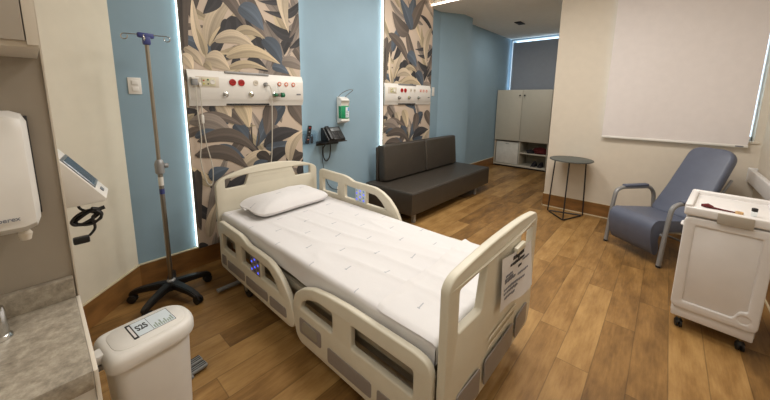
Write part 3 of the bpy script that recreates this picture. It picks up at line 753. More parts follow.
# things plugged in above the bed
t = thing('plug_adapter', 'grey plug adapter at the iv stand end of the bed service panel', 'plug', (.925, 2.96, 1.64))
obj('adapter_body', xbox((.902, 2.945, 1.645), (.95, 2.985, 1.70), .01), M['alu'], t)
obj('cover_flap', xbox((.898, 2.938, 1.697), (.955, 2.985, 1.712), .004), M['white'], t)
def cord(name, pts, r, m, label, cat='cord', per=8):
    bm = B(); tube(bm, smooth_path(pts, per), r, 8); o = obj(name, bm, M[m]); return centre(tag(o, label, cat))
t = thing('call_cord', 'thin pale nurse-call cord hanging in a long loop beside the bed headboard', 'cord', (.95, 2.95, .75))
obj('cable', tube(B(), smooth_path([(.93, 2.955, 1.65), (.93, 2.96, 1.45), (.945, 2.97, 1.2), (.93, 2.98, 1.02), (.955, 2.98, .84), (.985, 2.98, .775), (1.015, 2.98, .80), (1.02, 2.98, .95), (.985, 2.98, 1.15), (.968, 2.97, 1.35), (.965, 2.96, 1.52), (.965, 2.962, 1.65)], 8), .0045, 8), M['cable'], t)
obj('call_button', xbox((.953, 2.95, 1.325), (.977, 2.972, 1.40), .008), M['white'], t)
obj('plug', xbox((.955, 2.955, 1.64), (.978, 2.98, 1.67), .006), M['white'], t)
t = thing('oxygen_flowmeter', 'green oxygen flowmeter valve plugged into the bed service panel', 'valve', (1.68, 2.93, 1.56))
obj('valve_body', lathe(B(), [(.013, -.075), (.018, -.07), (.018, -.03), (.012, -.026), (.012, .0)], (1.668, 2.984, 1.58), 14, 'Y'), M['steel'], t)
obj('knob', lathe(B(), [(.018, .0), (.024, .006), (.024, .034), (.016, .040)], (1.688, 2.925, 1.58), 14, 'X'), M['green'], t)
obj('knob', lathe(B(), [(.010, -.036), (.016, -.03), (.016, -.008), (.010, -.004)], (1.654, 2.925, 1.58), 14, 'X'), M['green'], t)
obj('flow_tube', tube(B(), [(1.668, 2.925, 1.595), (1.655, 2.93, 1.70)], .006, 8), M['acrylic'], t)
t = thing('vacuum_hose', 'thin clear hose hanging from the bed service panel behind the headboard', 'hose', (1.58, 2.95, .85))
obj('hose', tube(B(), smooth_path([(1.558, 2.955, 1.675), (1.585, 2.94, 1.66), (1.60, 2.945, 1.58), (1.602, 2.955, 1.45), (1.60, 2.97, 1.2), (1.585, 2.975, .95), (1.56, 2.975, .82)], 8), .005, 8), M['cable'], t)
obj('connector', lathe(B(), [(.02, 0), (.02, -.02), (.012, -.034)], (1.558, 2.985, 1.679), 14, 'Y'), M['alu'], t)

# ------------------------------------------------------------------ small things on the blue wall
def switch_plate(x, z, w, h, label, rock):
    t = thing('light_switch', label, 'light switch', (x, YA, z-h/2))
    p = obj('cover_plate', xbox((x-w/2, YA-.010, z-h/2), (x+w/2, YA, z+h/2), .004), M['white'], t)
    for dz in rock: obj('rocker', xbox((x-w*.24, YA-.017, z+dz-.017), (x+w*.27, YA-.009, z+dz+.017), .003), M['white'], t)
    return t
switch_plate(.545, 1.628, .083, .125, 'white double light switch on the blue wall behind the iv stand', (.024, -.024))
switch_plate(4.665, 1.69, .07, .15, 'small white switch plate on the blue wall beside the sofa wallpaper', (.0,))
t = thing('power_outlet', 'white low power outlet on the blue wall behind the far bed rail', 'outlet', (2.58, YA, .30))
obj('cover_plate', xbox((2.52, YA-.01, .30), (2.64, YA, .43), .004), M['white'], t)
for z in (.335, .395): obj('socket_hole', xbox((2.555, YA-.012, z-.012), (2.605, YA-.009, z+.012), .004), M['bed_grey'], t)
# hand sanitiser
t = thing('sanitizer_dispenser', 'white hand sanitizer dispenser with green label and wire lever on blue wall', 'dispenser', (2.60, YA, 1.25))
bm = B(); prism(bm, [(YA, 1.245), (YA-.045, 1.25), (YA-.10, 1.275), (YA-.10, 1.29), (YA-.075, 1.30), (YA-.075, 1.49), (YA-.085, 1.515), (YA-.105, 1.53), (YA-.07, 1.56), (YA-.02, 1.575), (YA, 1.575)], 2.53, 2.66, 'X', .012, 3); obj('housing', bm, M['white'], t)
lab = obj('front_label', xbox((2.526, YA-.088, 1.305), (2.664, YA-.035, 1.465), .012), M['label_green'], t, label='green label')
obj('label_white', xbox((2.60, YA-.0893, 1.32), (2.655, YA-.0885, 1.45)), M['label_cool'], lab)
obj('label_blue', xbox((2.635, YA-.0902, 1.40), (2.655, YA-.0894, 1.445)), M['label_blue'], lab)
for k in range(4): obj('label_line', xbox((2.605, YA-.0902, 1.335+k*.02), (2.645-.006*(k % 2), YA-.0894, 1.342+k*.02)), M['ink_soft'], lab)
obj('lever', tube(B(), smooth_path([(2.54, YA-.02, 1.57), (2.545, YA-.08, 1.615), (2.58, YA-.16, 1.655), (2.63, YA-.185, 1.66), (2.65, YA-.15, 1.645), (2.65, YA-.07, 1.60), (2.65, YA-.02, 1.57)], 6), .004, 8), M['steel'], t)
# phone shelf and phone
t = thing('wall_shelf', 'small black bracket shelf on the blue wall under the desk phone', 'shelf', (2.38, YA, 1.02))
obj('shelf_board', xbox((2.21, YA-.17, 1.036), (2.55, YA, 1.046), .003), M['black'], t)
obj('back_flange', xbox((2.21, YA-.006, .99), (2.55, YA, 1.036), .002), M['black'], t)
ph = thing('desk_phone', 'black desk phone with handset on the small black wall shelf', 'phone', (2.38, YA-.09, 1.0465))
bm = B(); prism(bm, [(YA-.165, 1.0465), (YA-.015, 1.0465), (YA-.015, 1.205), (YA-.05, 1.21), (YA-.165, 1.075)], 2.27, 2.53, 'X', .008, 2); pb_ = obj('phone_base', bm, M['black'], ph)
sl = Vector((0, YA-.05-(YA-.165), 1.21-1.075)).normalized(); nn = Vector((0, -sl.z, sl.y))
def on_slope(bm, x0, x1, a0, a1, h0, h1, bev=.002):
    """box on the sloping face; a along the slope, h above it"""
    o_ = Vector((0, YA-.165, 1.075)); m4 = Matrix(((1, 0, 0, 0), (0, sl.y, nn.y, o_.y), (0, sl.z, nn.z, o_.z), (0, 0, 0, 1)))
    return box(bm, (x0, a0, h0), (x1, a1, h1), bev, 2, m4)
bm = B(); on_slope(bm, 2.29, 2.345, -.01, .18, .002, .03, .01); hs = obj('handset', bm, M['black'], ph)
bm = B(); on_slope(bm, 2.37, 2.50, .115, .165, .0, .004); obj('display', bm, M['screen_frame'], ph)
for i in range(3):
    for j in range(4):
        bm = B(); on_slope(bm, 2.385+i*.03, 2.405+i*.03, .015+j*.022, .03+j*.022, 0, .005); obj('key', bm, M['dark_metal'], ph)
obj('handset_cord', tube(B(), smooth_path([(2.29, YA-.10, 1.06), (2.275, YA-.12, 1.03), (2.275, YA-.05, .96), (2.285, YA-.04, .86), (2.325, YA-.04, .80), (2.375, YA-.04, .84), (2.385, YA-.05, .95), (2.38, YA-.05, 1.03)], 8), .008, 8), M['black'], ph)
cord('phone_cable', [(2.30, YA-.008, 1.0), (2.295, YA-.008, .8), (2.35, YA-.008, .55), (2.43, YA-.008, .43), (2.53, YA-.013, .39)], .003, 'dark_metal', 'thin cable running down the blue wall below the phone shelf')
# acrylic holder, remote, car-key shaped fob
t = thing('acrylic_holder', 'clear acrylic wall holder with a remote control on the blue wall', 'holder', (2.10, YA, 1.03))
for lo, hi in (((1.985, YA-.06, 1.03), (2.20, YA-.056, 1.15)), ((1.985, YA-.06, 1.026), (2.20, YA, 1.03)), ((1.983, YA-.06, 1.03), (1.987, YA, 1.17)), ((2.198, YA-.06, 1.03), (2.202, YA, 1.17)), ((1.985, YA-.004, 1.03), (2.20, YA-.001, 1.18))):
    obj('acrylic_wall', xbox(lo, hi), M['acrylic'], t)
t = thing('remote_control', 'black remote control standing in the clear acrylic wall holder', 'remote control', (2.05, YA-.04, 1.032))
m4 = Matrix.Translation((2.06, YA-.035, 1.032)) @ Matrix.Rotation(R(8), 4, 'Y') @ Matrix.Rotation(R(6), 4, 'X')
bm = B(); box(bm, (-.024, -.012, 0.001), (.024, .008, .215), .007, 2, m4); obj('remote_body', bm, M['black'], t)
for k, mm in ((.185, 'red'), (.14, 'alu'), (.11, 'dark_metal'), (.08, 'alu'), (.05, 'orange_led')):
    bm = B(); box(bm, (-.012, -.0145, k), (.010, -.011, k+.012), .002, 1, m4); obj('button', bm, M[mm], t)
t = thing('key_fob', 'small dark fob behind the clear acrylic beside the remote control', 'fob', (2.135, YA-.03, 1.032))
obj('fob_body', xbox((2.118, YA-.034, 1.032), (2.152, YA-.016, 1.115), .008), M['dark_metal'], t)
obj('fob_loop', tube(B(), [(2.135+.014*math.cos(a*PI/8), YA-.025, 1.122+.014*math.sin(a*PI/8)) for a in range(16)], .003, 6, closed=True), M['dark_metal'], t)

# ------------------------------------------------------------------ iv stand
ivx, ivy = .577, 2.735
t = thing('iv_stand', 'steel iv drip stand with five-legged black wheeled base by the blue wall', 'iv stand', (ivx, ivy, 0))
hub = obj('hub', lathe(B(), [(.055, .075), (.058, .10), (.045, .125), (.02, .135)], (ivx, ivy, 0), 24), M['black'], t)
obj('hub_collar', lathe(B(), [(.030, .13), (.030, .142), (.02, .150)], (ivx, ivy, 0), 20), M['alu'], t)
for k in range(5):
    a = R(-69+72*k); d = Vector((math.cos(a), math.sin(a), 0)); n = Vector((-d.y, d.x, 0))
    bm = B(); V = []
    for s, wd, zt, zb in ((.02, .034, .134, .082), (.10, .032, .128, .084), (.20, .027, .112, .074), (.262, .025, .094, .058), (.285, .022, .076, .052)):
        c = Vector((ivx, ivy, 0))+d*s; V.append([bm.verts.new(c+n*p+Vector((0, 0, q))) for p, q in ((-wd, zb), (wd, zb), (wd*.85, zt), (-wd*.85, zt))])
    for i in range(4):
        for j in range(4): bm.faces.new((V[i][j], V[i][(j+1) % 4], V[i+1][(j+1) % 4], V[i+1][j]))
    bm.faces.new(V[0]); bm.faces.new(V[-1])
    bmesh.ops.bevel(bm, geom=list(bm.edges), offset=.006, segments=2, affect='EDGES', clamp_overlap=True)
    lg = obj('leg', bm, M['black'], t)
    wc = Vector((ivx, ivy, 0))+d*.262+n*.012
    for sd in (-1, 1):
        bm = B(); lathe(bm, [(.022, -.011), (.031, -.007), (.031, .007), (.022, .011)], (0, 0, 0), 16, 'X')
        xf(bm, Matrix.Translation(wc+n*sd*.014+Vector((0, 0, .0312))) @ Matrix(((n.x, d.x, 0, 0), (n.y, d.y, 0, 0), (0, 0, 1, 0), (0, 0, 0, 1))))
        obj('wheel', bm, M['rubber'], lg)
obj('lower_pole', tube(B(), [(ivx, ivy, .12), (ivx, ivy, 1.02)], .0165, 14), M['steel'], t)
obj('upper_pole', tube(B(), [(ivx, ivy, 1.0), (ivx, ivy, 1.95)], .0125, 14), M['polewarm'], t)
kn = obj('height_clamp', lathe(B(), [(.020, .985), (.029, .995), (.031, 1.06), (.024, 1.085), (.015, 1.095)], (ivx, ivy, 0), 18), M['alu'], t)
obj('clamp_knob', lathe(B(), [(.010, .02), (.018, .03), (.018, .052), (.012, .056)], (ivx, ivy, 1.045), 14, 'X'), M['alu'], t)
obj('sticker', lathe(B(), [(.0172, .835), (.0172, .875)], (ivx, ivy, 0), 14, cap=False), M['navy'], t, label='small blue sticker')
obj('white_sleeve', lathe(B(), [(.0170, .90), (.0170, .965)], (ivx, ivy, 0), 14, cap=False), M['white'], t)
hd = obj('hook_head', xbox((ivx-.022, ivy-.022, 1.90), (ivx+.022, ivy+.022, 1.955), .008), M['navy'], t, label='blue plastic head')
obj('cross_clamp', xbox((ivx-.05, ivy-.018, 1.945), (ivx+.045, ivy+.018, 1.978), .008), M['navy'], t, label='blue plastic clamp')
for a0 in (-20, 160, 250, 70):
    d = Vector((math.cos(R(a0)), math.sin(R(a0)), 0)); L = .12 if a0 in (-20, 160) else .075
    c = Vector((ivx, ivy, 1.966 if a0 in (-20, 160) else 1.956)); e = c+d*L
    path = [c, c+d*(L*.6), e]+[e+d*(.018*math.sin(u))+Vector((0, 0, -.018+.018*math.cos(u))) for u in [k*PI/6 for k in range(1, 11)]]
    obj('hook', tube(B(), path, .0034, 8), M['chrome'], t)

# ------------------------------------------------------------------ sofa
t = thing('sofa', 'dark brown leather two-seat sofa with two back cushions below sofa wallpaper', 'sofa', (4.05, 2.56, 0))
bm = B(); prism(bm, [(2.955, 2.195), (5.15, 2.195), (5.15, 2.86), (4.80, 2.995), (2.955, 2.995)], .125, .425, 'Z', .028, 4); obj('seat_base', bm, M['sofa'], t)
obj('back_board', xbox((3.09, 2.90, .30), (4.93, 2.94, .90), .01), M['sofa'], t)
for x0, x1 in ((3.10, 4.06), (4.075, 5.01)):
    bm = B(); box(bm, (x0, -.07, 0), (x1, .07, .50), .03, 4, Matrix.Translation((0, 2.815, .432)) @ Matrix.Rotation(R(-5), 4, 'X'))
    for v in bm.verts:
        u = (v.co.x-x0)/(x1-x0); w_ = (v.co.z-.43)/.5
        if v.co.y < 2.82: v.co.y -= .012*math.sin(PI*max(0, min(1, u)))*math.sin(PI*max(0, min(1, w_)))
    c = obj('back_cushion', bm, M['sofa'], t)
for x in (3.10, 4.80):
    for y in (2.27, 2.84):
        obj('leg', xbox((x-.022, y-.022, 0), (x+.022, y+.022, .128), .003), M['alu'], t)
obj('piping', tube(B(), fillet([(2.958, 2.196, .40), (5.147, 2.196, .40)], .02), .004, 6), M['sofa'], t)

# ------------------------------------------------------------------ round side table
tx, ty = 4.752, .90
t = thing('side_table', 'round grey-green side table on thin dark rod legs by the cream wall', 'table', (tx, ty, 0))
obj('tabletop', lathe(B(), [(.248, .774), (.256, .778), (.256, .790), (.250, .793)], (tx, ty, 0), 48), M['tabletop'], t)
base = []
for a in (80, 186, -50):
    d = Vector((math.cos(R(a)), math.sin(R(a)), 0)); c = Vector((tx-.015, ty, 0))
    base.append(c+d*.235+Vector((0, 0, .011)))
    obj('leg', tube(B(), [c+d*.235+Vector((0, 0, .011)), Vector((tx, ty, 0))+d*.20+Vector((0, 0, .776))], .0085, 10), M['dark_metal'], t)
obj('base_ring', tube(B(), fillet(base, .05, 6, True), .0085, 10, closed=True), M['dark_metal'], t)

# ------------------------------------------------------------------ recliner
t = thing('recliner', 'slate-blue reclining hospital armchair with grey metal arms under the blind', 'armchair', (3.997, .137, 0), math.atan2(.792, .611))
def loc(bm, name, m, par=None, **k): return obj(name, bm, m, par or t, world=False, **k)
seat = [(.045, .425), (.075, .37), (.072, .28), (.045, .17), (.01, .105), (-.03, .10), (-.045, .15), (-.02, .25), (-.04, .315), (-.10, .325), (-.52, .305), (-.57, .345), (-.55, .395), (-.10, .435), (0, .445)]
sp = smooth_path([(0, a, b) for a, b in seat], 4, True)
bm = B(); prism(bm, [(v.y, v.z) for v in sp], -.236, .215, 'X', .022, 3); st = loc(bm, 'seat', M['slate'])
L_ = math.hypot(.40, .69)
out = rpoly([(-.215, 0), (.18, 0), (.165, .3), (.15, L_-.04), (-.185, L_-.04), (-.2, .3)], [.03, .03, .01, .09, .09, .01], 7)
bm = plate(out, [], .095, .03)
ang = math.atan2(.40, .69)
for v in bm.verts: v.co.z += .012*math.sin(v.co.y/L_*PI)
xf(bm, Matrix.Translation((0, -.475, .40)) @ Matrix.Rotation(PI/2+ang, 4, 'X'))
loc(bm, 'backrest', M['slate'])
for s in (-1, 1):
    x = s*.290
    path = fillet([(x, .0, 0.0), (x, -.03, .42), (x, -.055, .59), (x, -.13, .622), (x, -.50, .615), (x, -.565, .54), (x, -.62, .0)], [0, .1, .10, .05, .08, .1, 0], 6)
    bm = B(); tube(bm, path, .020, 10)
    for v in bm.verts: pass
    f = loc(bm, 'arm_frame', M['alu'])
    pad = B(); box(pad, (x-.028, -.46, .625), (x+.028, -.15, .655), .012, 3); loc(pad, 'arm_pad', M['slate'])
    for yy, zz in ((0, 0), (-.62, 0)):
        loc(lathe(B(), [(.020, 0), (.020, .02)], (x, yy, 0), 12), 'foot_cap', M['rubber'], f)
for yy, zz in ((-.06, .30), (-.53, .29)): loc(tube(B(), [(-.29, yy+.02, zz), (.29, yy+.02, zz)], .013, 10), 'cross_tube', M['alu'])
for s in (-1, 1): loc(tube(B(), [(s*.20, -.05, .30), (s*.20, -.53, .29)], .012, 8), 'seat_rail', M['alu'])
loc(tube(B(), [(-.29, -.60, .10), (.29, -.60, .10)], .012, 8), 'cross_tube', M['alu'])
for s in (-1, 1): loc(tube(B(), [(s*.20, -.52, .33), (s*.20, -.60, .42), (s*.20, -.85, .80)], .012, 8), 'back_support', M['alu'])

# ------------------------------------------------------------------ bedside trolley
t = thing('bedside_trolley', 'white plastic bedside cabinet on castors with a tray top by the bumper rail', 'trolley', (3.08, -.35, 0), R(-6))
TSH = Vector((-.02, -.034, 0))
bx0, bx1, by0, by1 = 2.865, 3.34, -.545, -.155
obj('cabinet_body', xbox((bx0, by0, .10), (bx1, by1, .845), .012, 3), M['trolley'], t)
# door with raised rim and a round finger recess
dl = plate(rpoly([(by0+.004, .165), (by1-.004, .165), (by1-.004, .80), (by0+.004, .80)], .03, 5), [rpoly([(by0+.10, .205), (by1-.042, .205), (by1-.042, .762), (by0+.040, .762), (by0+.040, .27), (by0+.075, .265)], .018, 4), [(by0+.058+.034*math.cos(k*PI/10), .222+.034*math.sin(k*PI/10)) for k in range(20)]], .026, .009)
to_yz(dl, 2.848); door = obj('door', dl, M['trolley'], t)
obj('door_panel', xbox((2.846, by0+.02, .185), (2.862, by1-.02, .785), .004), M['trolley'], door)
bm = B(); lathe(bm, [(.033, .004), (.030, .012), (.018, .014)], (2.836, by0+.058, .222), 20, 'X'); obj('finger_recess', bm, M['trolley'], door)
obj('base_rail', xbox((2.85, by0+.004, .085), (2.88, by1-.004, .155), .008), M['trolley'], t)
# tray top: floor plus four rims
tr = obj('tray_top', xbox((2.83, by0-.008, .838), (3.35, by1+.008, .868), .006), M['trolley'], t)
for lo, hi in (((2.825, by0-.01, .82), (2.865, by1+.01, .878)), ((3.315, by0-.01, .82), (3.355, by1+.01, .898)), ((2.83, by0-.012, .82), (3.35, by0+.026, .89)), ((2.83, by1-.026, .82), (3.35, by1+.012, .895))):
    obj('tray_rim', xbox(lo, hi, .010, 3), M['trolley'], tr)
obj('pull_lip', xbox((2.812, -.45, .803), (2.826, -.297, .872), .004), M['cab'], tr)  # white plastic like the tray; its shadow is put into the colour as taupe
obj('side_handle', tube(B(), fillet([(2.93, by1-.002, .72), (2.93, by1+.018, .72), (3.02, by1+.018, .72), (3.02, by1-.002, .72)], .015), .007, 8), M['trolley'], t)
for x in (2.885, 3.29):
    for y in (-.205, -.495):
        c = obj('caster_post', tube(B(), [(x, y, .05), (x, y, .115)], .008, 10), M['chrome'], t)
        ang_ = R(25)
        for sd in (-1, 1):
            bm = B(); lathe(bm, [(.016, -.008), (.0245, -.005), (.0245, .005), (.016, .008)], (0, 0, 0), 16, 'X')
            xf(bm, Matrix.Translation((x-.008, y+sd*.011, .0247)) @ Matrix.Rotation(PI/2+.3, 4, 'Z')); obj('caster_wheel', bm, M['rubber'], c)
        obj('caster_hood', lathe(B(), [(.02, .034), (.024, .04), (.016, .058), (.008, .06)], (x, y, 0), 14), M['rubber'], c)
# things lying in the tray
def TR(x, y):
    c, s_ = math.cos(R(-6)), math.sin(R(-6)); return (3.08+(x-3.08)*c-(y+.35)*s_, -.35+(x-3.08)*s_+(y+.35)*c)
t = thing('tweezers', 'small reddish brown clip with a long thin tail lying in the trolley tray', 'clip', (*TR(2.90, -.29), .857), R(-6))
ROOT[t.name] = Vector((2.90, -.29, .857))
obj('grip', tube(B(), [(2.925, -.215, .867), (2.92, -.245, .872), (2.915, -.27, .867)], [.008, .015, .009], 10), M['cloth_red'], t)
obj('shaft', tube(B(), [(2.917, -.262, .865), (2.91, -.31, .863), (2.905, -.37, .862)], [.007, .005, .004], 8), M['cloth_red'], t)
t = thing('vial', 'small vial with a dark cap standing in the trolley tray', 'vial', (*TR(2.92, -.445), .8565), R(-6))
ROOT[t.name] = Vector((2.92, -.445, .8565))
obj('vial_glass', lathe(B(), [(.011, .8565), (.013, .858), (.013, .885), (.008, .890)], (2.92, -.445, 0), 16), M['acrylic'], t)
obj('cap', lathe(B(), [(.0135, .887), (.0135, .905), (.012, .907)], (2.92, -.445, 0), 16), M['dark_metal'], t)
t = thing('tape_roll', 'tiny tan tape roll lying in the trolley tray behind the pull lip', 'tape', (*TR(2.90, -.385), .8565), R(-6))
ROOT[t.name] = Vector((2.90, -.385, .8565))
obj('roll', lathe(B(), [(.018, .8565), (.018, .872), (.010, .872), (.010, .8565)], (2.90, -.385, 0), 18, cap=False), mat('tan_tape', (206, 168, 120), .6), t)

for o in list(bpy.data.objects):
    if o.type == 'EMPTY' and o.name.split('.')[0] in ('bedside_trolley', 'tweezers', 'vial', 'tape_roll'): o.location += TSH + Vector((0, 0, 0 if o.name == 'bedside_trolley' else .012))
# bumper rail on the wall behind the trolley
t = thing('bumper_rail', 'pale wall bumper rail running along the wall behind the white trolley', 'wall rail', (2.9, YR, .745))
obj('rail_board', xbox((.3, YR+.022, .745), (4.965, YR+.068, .885), .012, 3), M['trolley'], t)
for x in (1.0, 2.2, 3.4, 4.6): obj('bracket', xbox((x-.03, YR, .77), (x+.03, YR+.03, .86), .004), M['alu'], t)
obj('end_cap', xbox((4.955, YR+.0, .74), (4.985, YR+.070, .89), .008), M['trolley'], t)

# ------------------------------------------------------------------ wardrobe with fridge and shelves in the alcove
t = thing('wardrobe', 'grey laminate wardrobe with two upper doors and open lower niches in the alcove', 'wardrobe', (7.66, 2.48, 0))
wx, wy0, wy1, wz = 7.40, 1.87, 3.06, 1.80
obj('side_panel', xbox((wx, wy0, .03), (7.95, wy0+.02, wz), .001), M['ward'], t)
obj('side_panel', xbox((wx, wy1-.02, .03), (7.95, wy1, wz), .001), M['ward'], t)
obj('top_panel', xbox((wx, wy0, wz-.02), (7.95, wy1, wz), .001), M['ward'], t)
obj('back_panel', xbox((7.935, wy0+.02, .05), (7.95, wy1-.02, wz-.02)), M['ward_in'], t)
obj('middle_shelf', xbox((wx, wy0+.02, .63), (7.935, wy1-.02, .655), .001), M['ward'], t)
obj('bottom_shelf', xbox((wx, wy0+.02, .04), (7.935, wy1-.02, .07), .001), M['ward'], t)
obj('niche_divider', xbox((wx+.005, 2.46, .07), (7.935, 2.48, .63), .001), M['ward'], t)
obj('niche_shelf', xbox((wx+.01, wy0+.02, .35), (7.935, 2.46, .372), .001), M['ward'], t)
obj('plinth', xbox((wx+.06, wy0+.02, 0), (7.9, wy1-.02, .04)), M['dark_metal'], t)
for y0, y1, ky in ((wy0+.003, 2.478, 2.43), (2.484, wy1-.003, 2.53)):
    d = obj('door', xbox((wx-.02, y0, .64), (wx, y1, wz-.003), .002), M['ward'], t)
    obj('knob', lathe(B(), [(.006, -.02), (.006, -.035), (.017, -.038), (.017, -.05)][::-1], (wx, ky, 1.675), 14, 'X'), M['dark_metal'], d)
t = thing('mini_fridge', 'small white fridge standing in the lower wardrobe niche', 'fridge', (7.65, 2.75, .0705))
obj('fridge_body', xbox((7.46, 2.50, .0705), (7.90, 3.02, .595), .006), M['fridge'], t)
obj('fridge_door', xbox((7.425, 2.50, .085), (7.458, 3.02, .59), .01), M['fridge'], t)
obj('maker_badge', xbox((7.4235, 2.72, .545), (7.4248, 2.80, .556)), M['ink_soft'], t)
def lump(c, sx, sy, sz, seed):
    bm = B(); bmesh.ops.create_icosphere(bm, subdivisions=3, radius=1.0)
    for v in bm.verts:
        n = v.co.copy(); k = 1+.35*noise.noise(n*1.8+Vector((seed, 0, 0)))
        v.co = Vector((c[0]+n.x*sx*k, c[1]+n.y*sy*k, max(c[2], c[2]+sz*.55+n.z*sz*k*.75)))
    return bm
t = thing('folded_clothes', 'dark red and charcoal clothes heaped on the middle wardrobe shelf', 'clothes', (7.55, 2.10, .3725))
obj('red_garment', lump((7.55, 2.06, .3725), .11, .15, .11, 3), M['cloth_red'], t, label='dark red garment')
obj('charcoal_garment', lump((7.52, 2.25, .3725), .09, .09, .065, 8), M['cloth_dark'], t, label='charcoal garment')
for i, (y, lb) in enumerate(((2.17, 'black shoe on the bottom wardrobe shelf, nearer the fridge'), (2.03, 'black shoe on the bottom wardrobe shelf, farther from the fridge'))):
    t = thing('shoe', lb, 'shoe', (7.56, y, .0705), 0, 'black shoes in the wardrobe')
    def shoe(u, v):
        x = 7.435+.25*u; hw = .042*(.75+.5*math.sin(PI*(u*.8+.1)))*(1 if 0 < u < 1 else .55); hh = .04+.055*max(0, min(1, (u-.3)/.35)); a = v*2*PI
        return Vector((x, y+hw*math.cos(a), .082+max(0, math.sin(a))*hh+min(0, math.sin(a))*.006))
    bm = grid(14, 14, shoe); bmesh.ops.remove_doubles(bm, verts=bm.verts, dist=1e-5); bmesh.ops.holes_fill(bm, edges=[e for e in bm.edges if e.is_boundary]); obj('upper', bm, M['cloth_dark'], t)
    bm = grid(14, 1, lambda u, v: Vector((7.43+.26*u, y+.047*(.75+.5*math.sin(PI*(u*.8+.1)))*(v*2-1), .079)))
    r = bmesh.ops.extrude_face_region(bm, geom=bm.faces[:]); bmesh.ops.translate(bm, verts=[v for v in r['geom'] if isinstance(v, bmesh.types.BMVert)], vec=(0, 0, -.0083)); obj('sole', bm, M['bed_grey'], t)

# ------------------------------------------------------------------ wash basin corner on the left
t = thing('wall_cabinet', 'taupe wall cabinet hung above the paper towel dispenser', 'cabinet', (-.5, 1.25, 1.655))
obj('carcass', xbox((-1.2, 1.10, 1.672), (.026, YS, 2.6), .001), M['cab'], t)
obj('bottom_panel', xbox((-1.2, 1.088, 1.655), (.026, YS, 1.671), .001), M['cab_edge'], t)
obj('door', xbox((-.6, 1.078, 1.668), (.006, 1.098, 2.6), .002), M['cab'], t)
obj('door', xbox((-1.2, 1.078, 1.668), (-.605, 1.098, 2.6), .002), M['cab'], t)
obj('edge_strip', xbox((.008, 1.080, 1.66), (.0265, 1.10, 2.6), .001), M['cab_edge'], t)
t = thing('paper_towel_dispenser', 'white paper towel dispenser on the taupe wall above the stone counter', 'dispenser', (-.14, 1.3, 1.165))
pr = [(YS, 1.20), (1.245, 1.19), (1.215, 1.21), (1.205, 1.30), (1.215, 1.45), (1.245, 1.495), (1.29, 1.505), (YS, 1.505)]
bm = B(); prism(bm, pr, -.29, -.016, 'X', .03, 2); obj('housing', bm, M['white'], t)
obj('back_plate', xbox((-.285, YS-.025, 1.20), (-.0135, YS, 1.49), .002), M['dark_metal'], t)
bm = B(); lathe(bm, [(.008, 0), (.014, -.012), (.010, -.03)], (0, 0, 0), 12); xf(bm, Matrix.Translation((-.05, 1.26, 1.192))); obj('feed_knob', bm, M['cab_edge'], t)
bm = text_bm('Paperex', .016, .0003); xf(bm, Matrix.Translation((-.078, 1.2085, 1.236)) @ Matrix.Rotation(PI/2, 4, 'X')); obj('maker_lettering', bm, M['ink_soft'], t)
# counter
t = thing('stone_counter', 'speckled grey-brown stone counter with backsplash over a taupe base cabinet', 'counter', (-.7, 1.17, 0))
obj('worktop', xbox((-1.46, .955, .850), (.028, YS-.002, .90), .004), M['granite'], t)
obj('backsplash', xbox((-1.46, 1.372, .899), (.028, YS-.001, .968), .003), M['granite'], t)
obj('cabinet_carcass', xbox((-1.46, .985, .08), (.0284, YS-.002, .86), .001), M['cab'], t)
obj('side_panel', xbox((.0286, .962, 0), (.0375, YS-.007, .893), .001), M['cab_edge'], t)
for x0, x1 in ((-.45, .027), (-.93, -.455), (-1.46, -.935)):
    obj('door', xbox((x0, .968, .10), (x1, .985, .79), .002), M['cab'], t)
obj('top_rail', xbox((-1.46, .968, .80), (.028, .986, .845), .001), M['white'], t)
obj('plinth', xbox((-1.46, 1.02, 0), (.02, YS-.002, .08)), M['dark_metal'], t)
t = thing('faucet', 'chrome faucet standing on the stone counter', 'faucet', (-.128, 1.27, .9005))
obj('faucet_base', lathe(B(), [(.027, 0), (.026, .006), (.021, .012), (.020, .075), (.017, .09)], (-.128, 1.27, .9005), 20), M['chrome'], t)
obj('spout', tube(B(), smooth_path([(-.128, 1.27, .975), (-.14, 1.262, 1.015), (-.17, 1.23, 1.035), (-.21, 1.17, 1.02), (-.22, 1.155, .995)], 6), .013, 12), M['chrome'], t)
obj('lever', xbox((-.136, 1.285, .985), (-.12, 1.345, .997), .004), M['chrome'], t)
# call terminal on the end of the wall
t = thing('wall_terminal', 'white wedge-shaped terminal with slanted screen on the end of taupe wall', 'terminal', (.0385, 1.56, 1.185), R(-9))
bm = B(); prism(bm, [(.0385, 1.372), (.047, 1.364), (.160, 1.204), (.155, 1.192), (.0385, 1.185)], 1.42, 1.56, 'Y', .004, 2); obj('housing', bm, M['white'], t)
d0, d1 = Vector((.047, 0, 1.364)), Vector((.160, 0, 1.204)); dd = (d1-d0).normalized(); nq = Vector((-dd.z, 0, dd.x))
def slope_box(a0, a1, y0, y1, h0, h1):
    m4 = Matrix(((dd.x, 0, nq.x, d0.x), (0, 1, 0, 0), (dd.z, 0, nq.z, d0.z), (0, 0, 0, 1))); bm = B(); box(bm, (a0, y0, h0), (a1, y1, h1), .001, 1, m4); return bm
obj('screen_bezel', slope_box(.022, .150, 1.432, 1.55, -.002, .003), M['screen_frame'], t)
obj('screen', slope_box(.03, .142, 1.44, 1.542, .0, .004), M['screen'], t)
obj('call_key', slope_box(.166, .18, 1.47, 1.50, -.001, .003), M['screen_frame'], t)
rnd = random.Random(2)
pts = []
for k in range(34):
    a = k*.95; pts.append((.085+.034*math.cos(a)+rnd.uniform(-.006, .006)+.008*math.sin(k*.3), 1.47+.012*math.sin(a*.7)+rnd.uniform(-.004, .004), 1.128+.020*math.sin(a)+.3*.034*math.cos(a)+rnd.uniform(-.005, .005)))
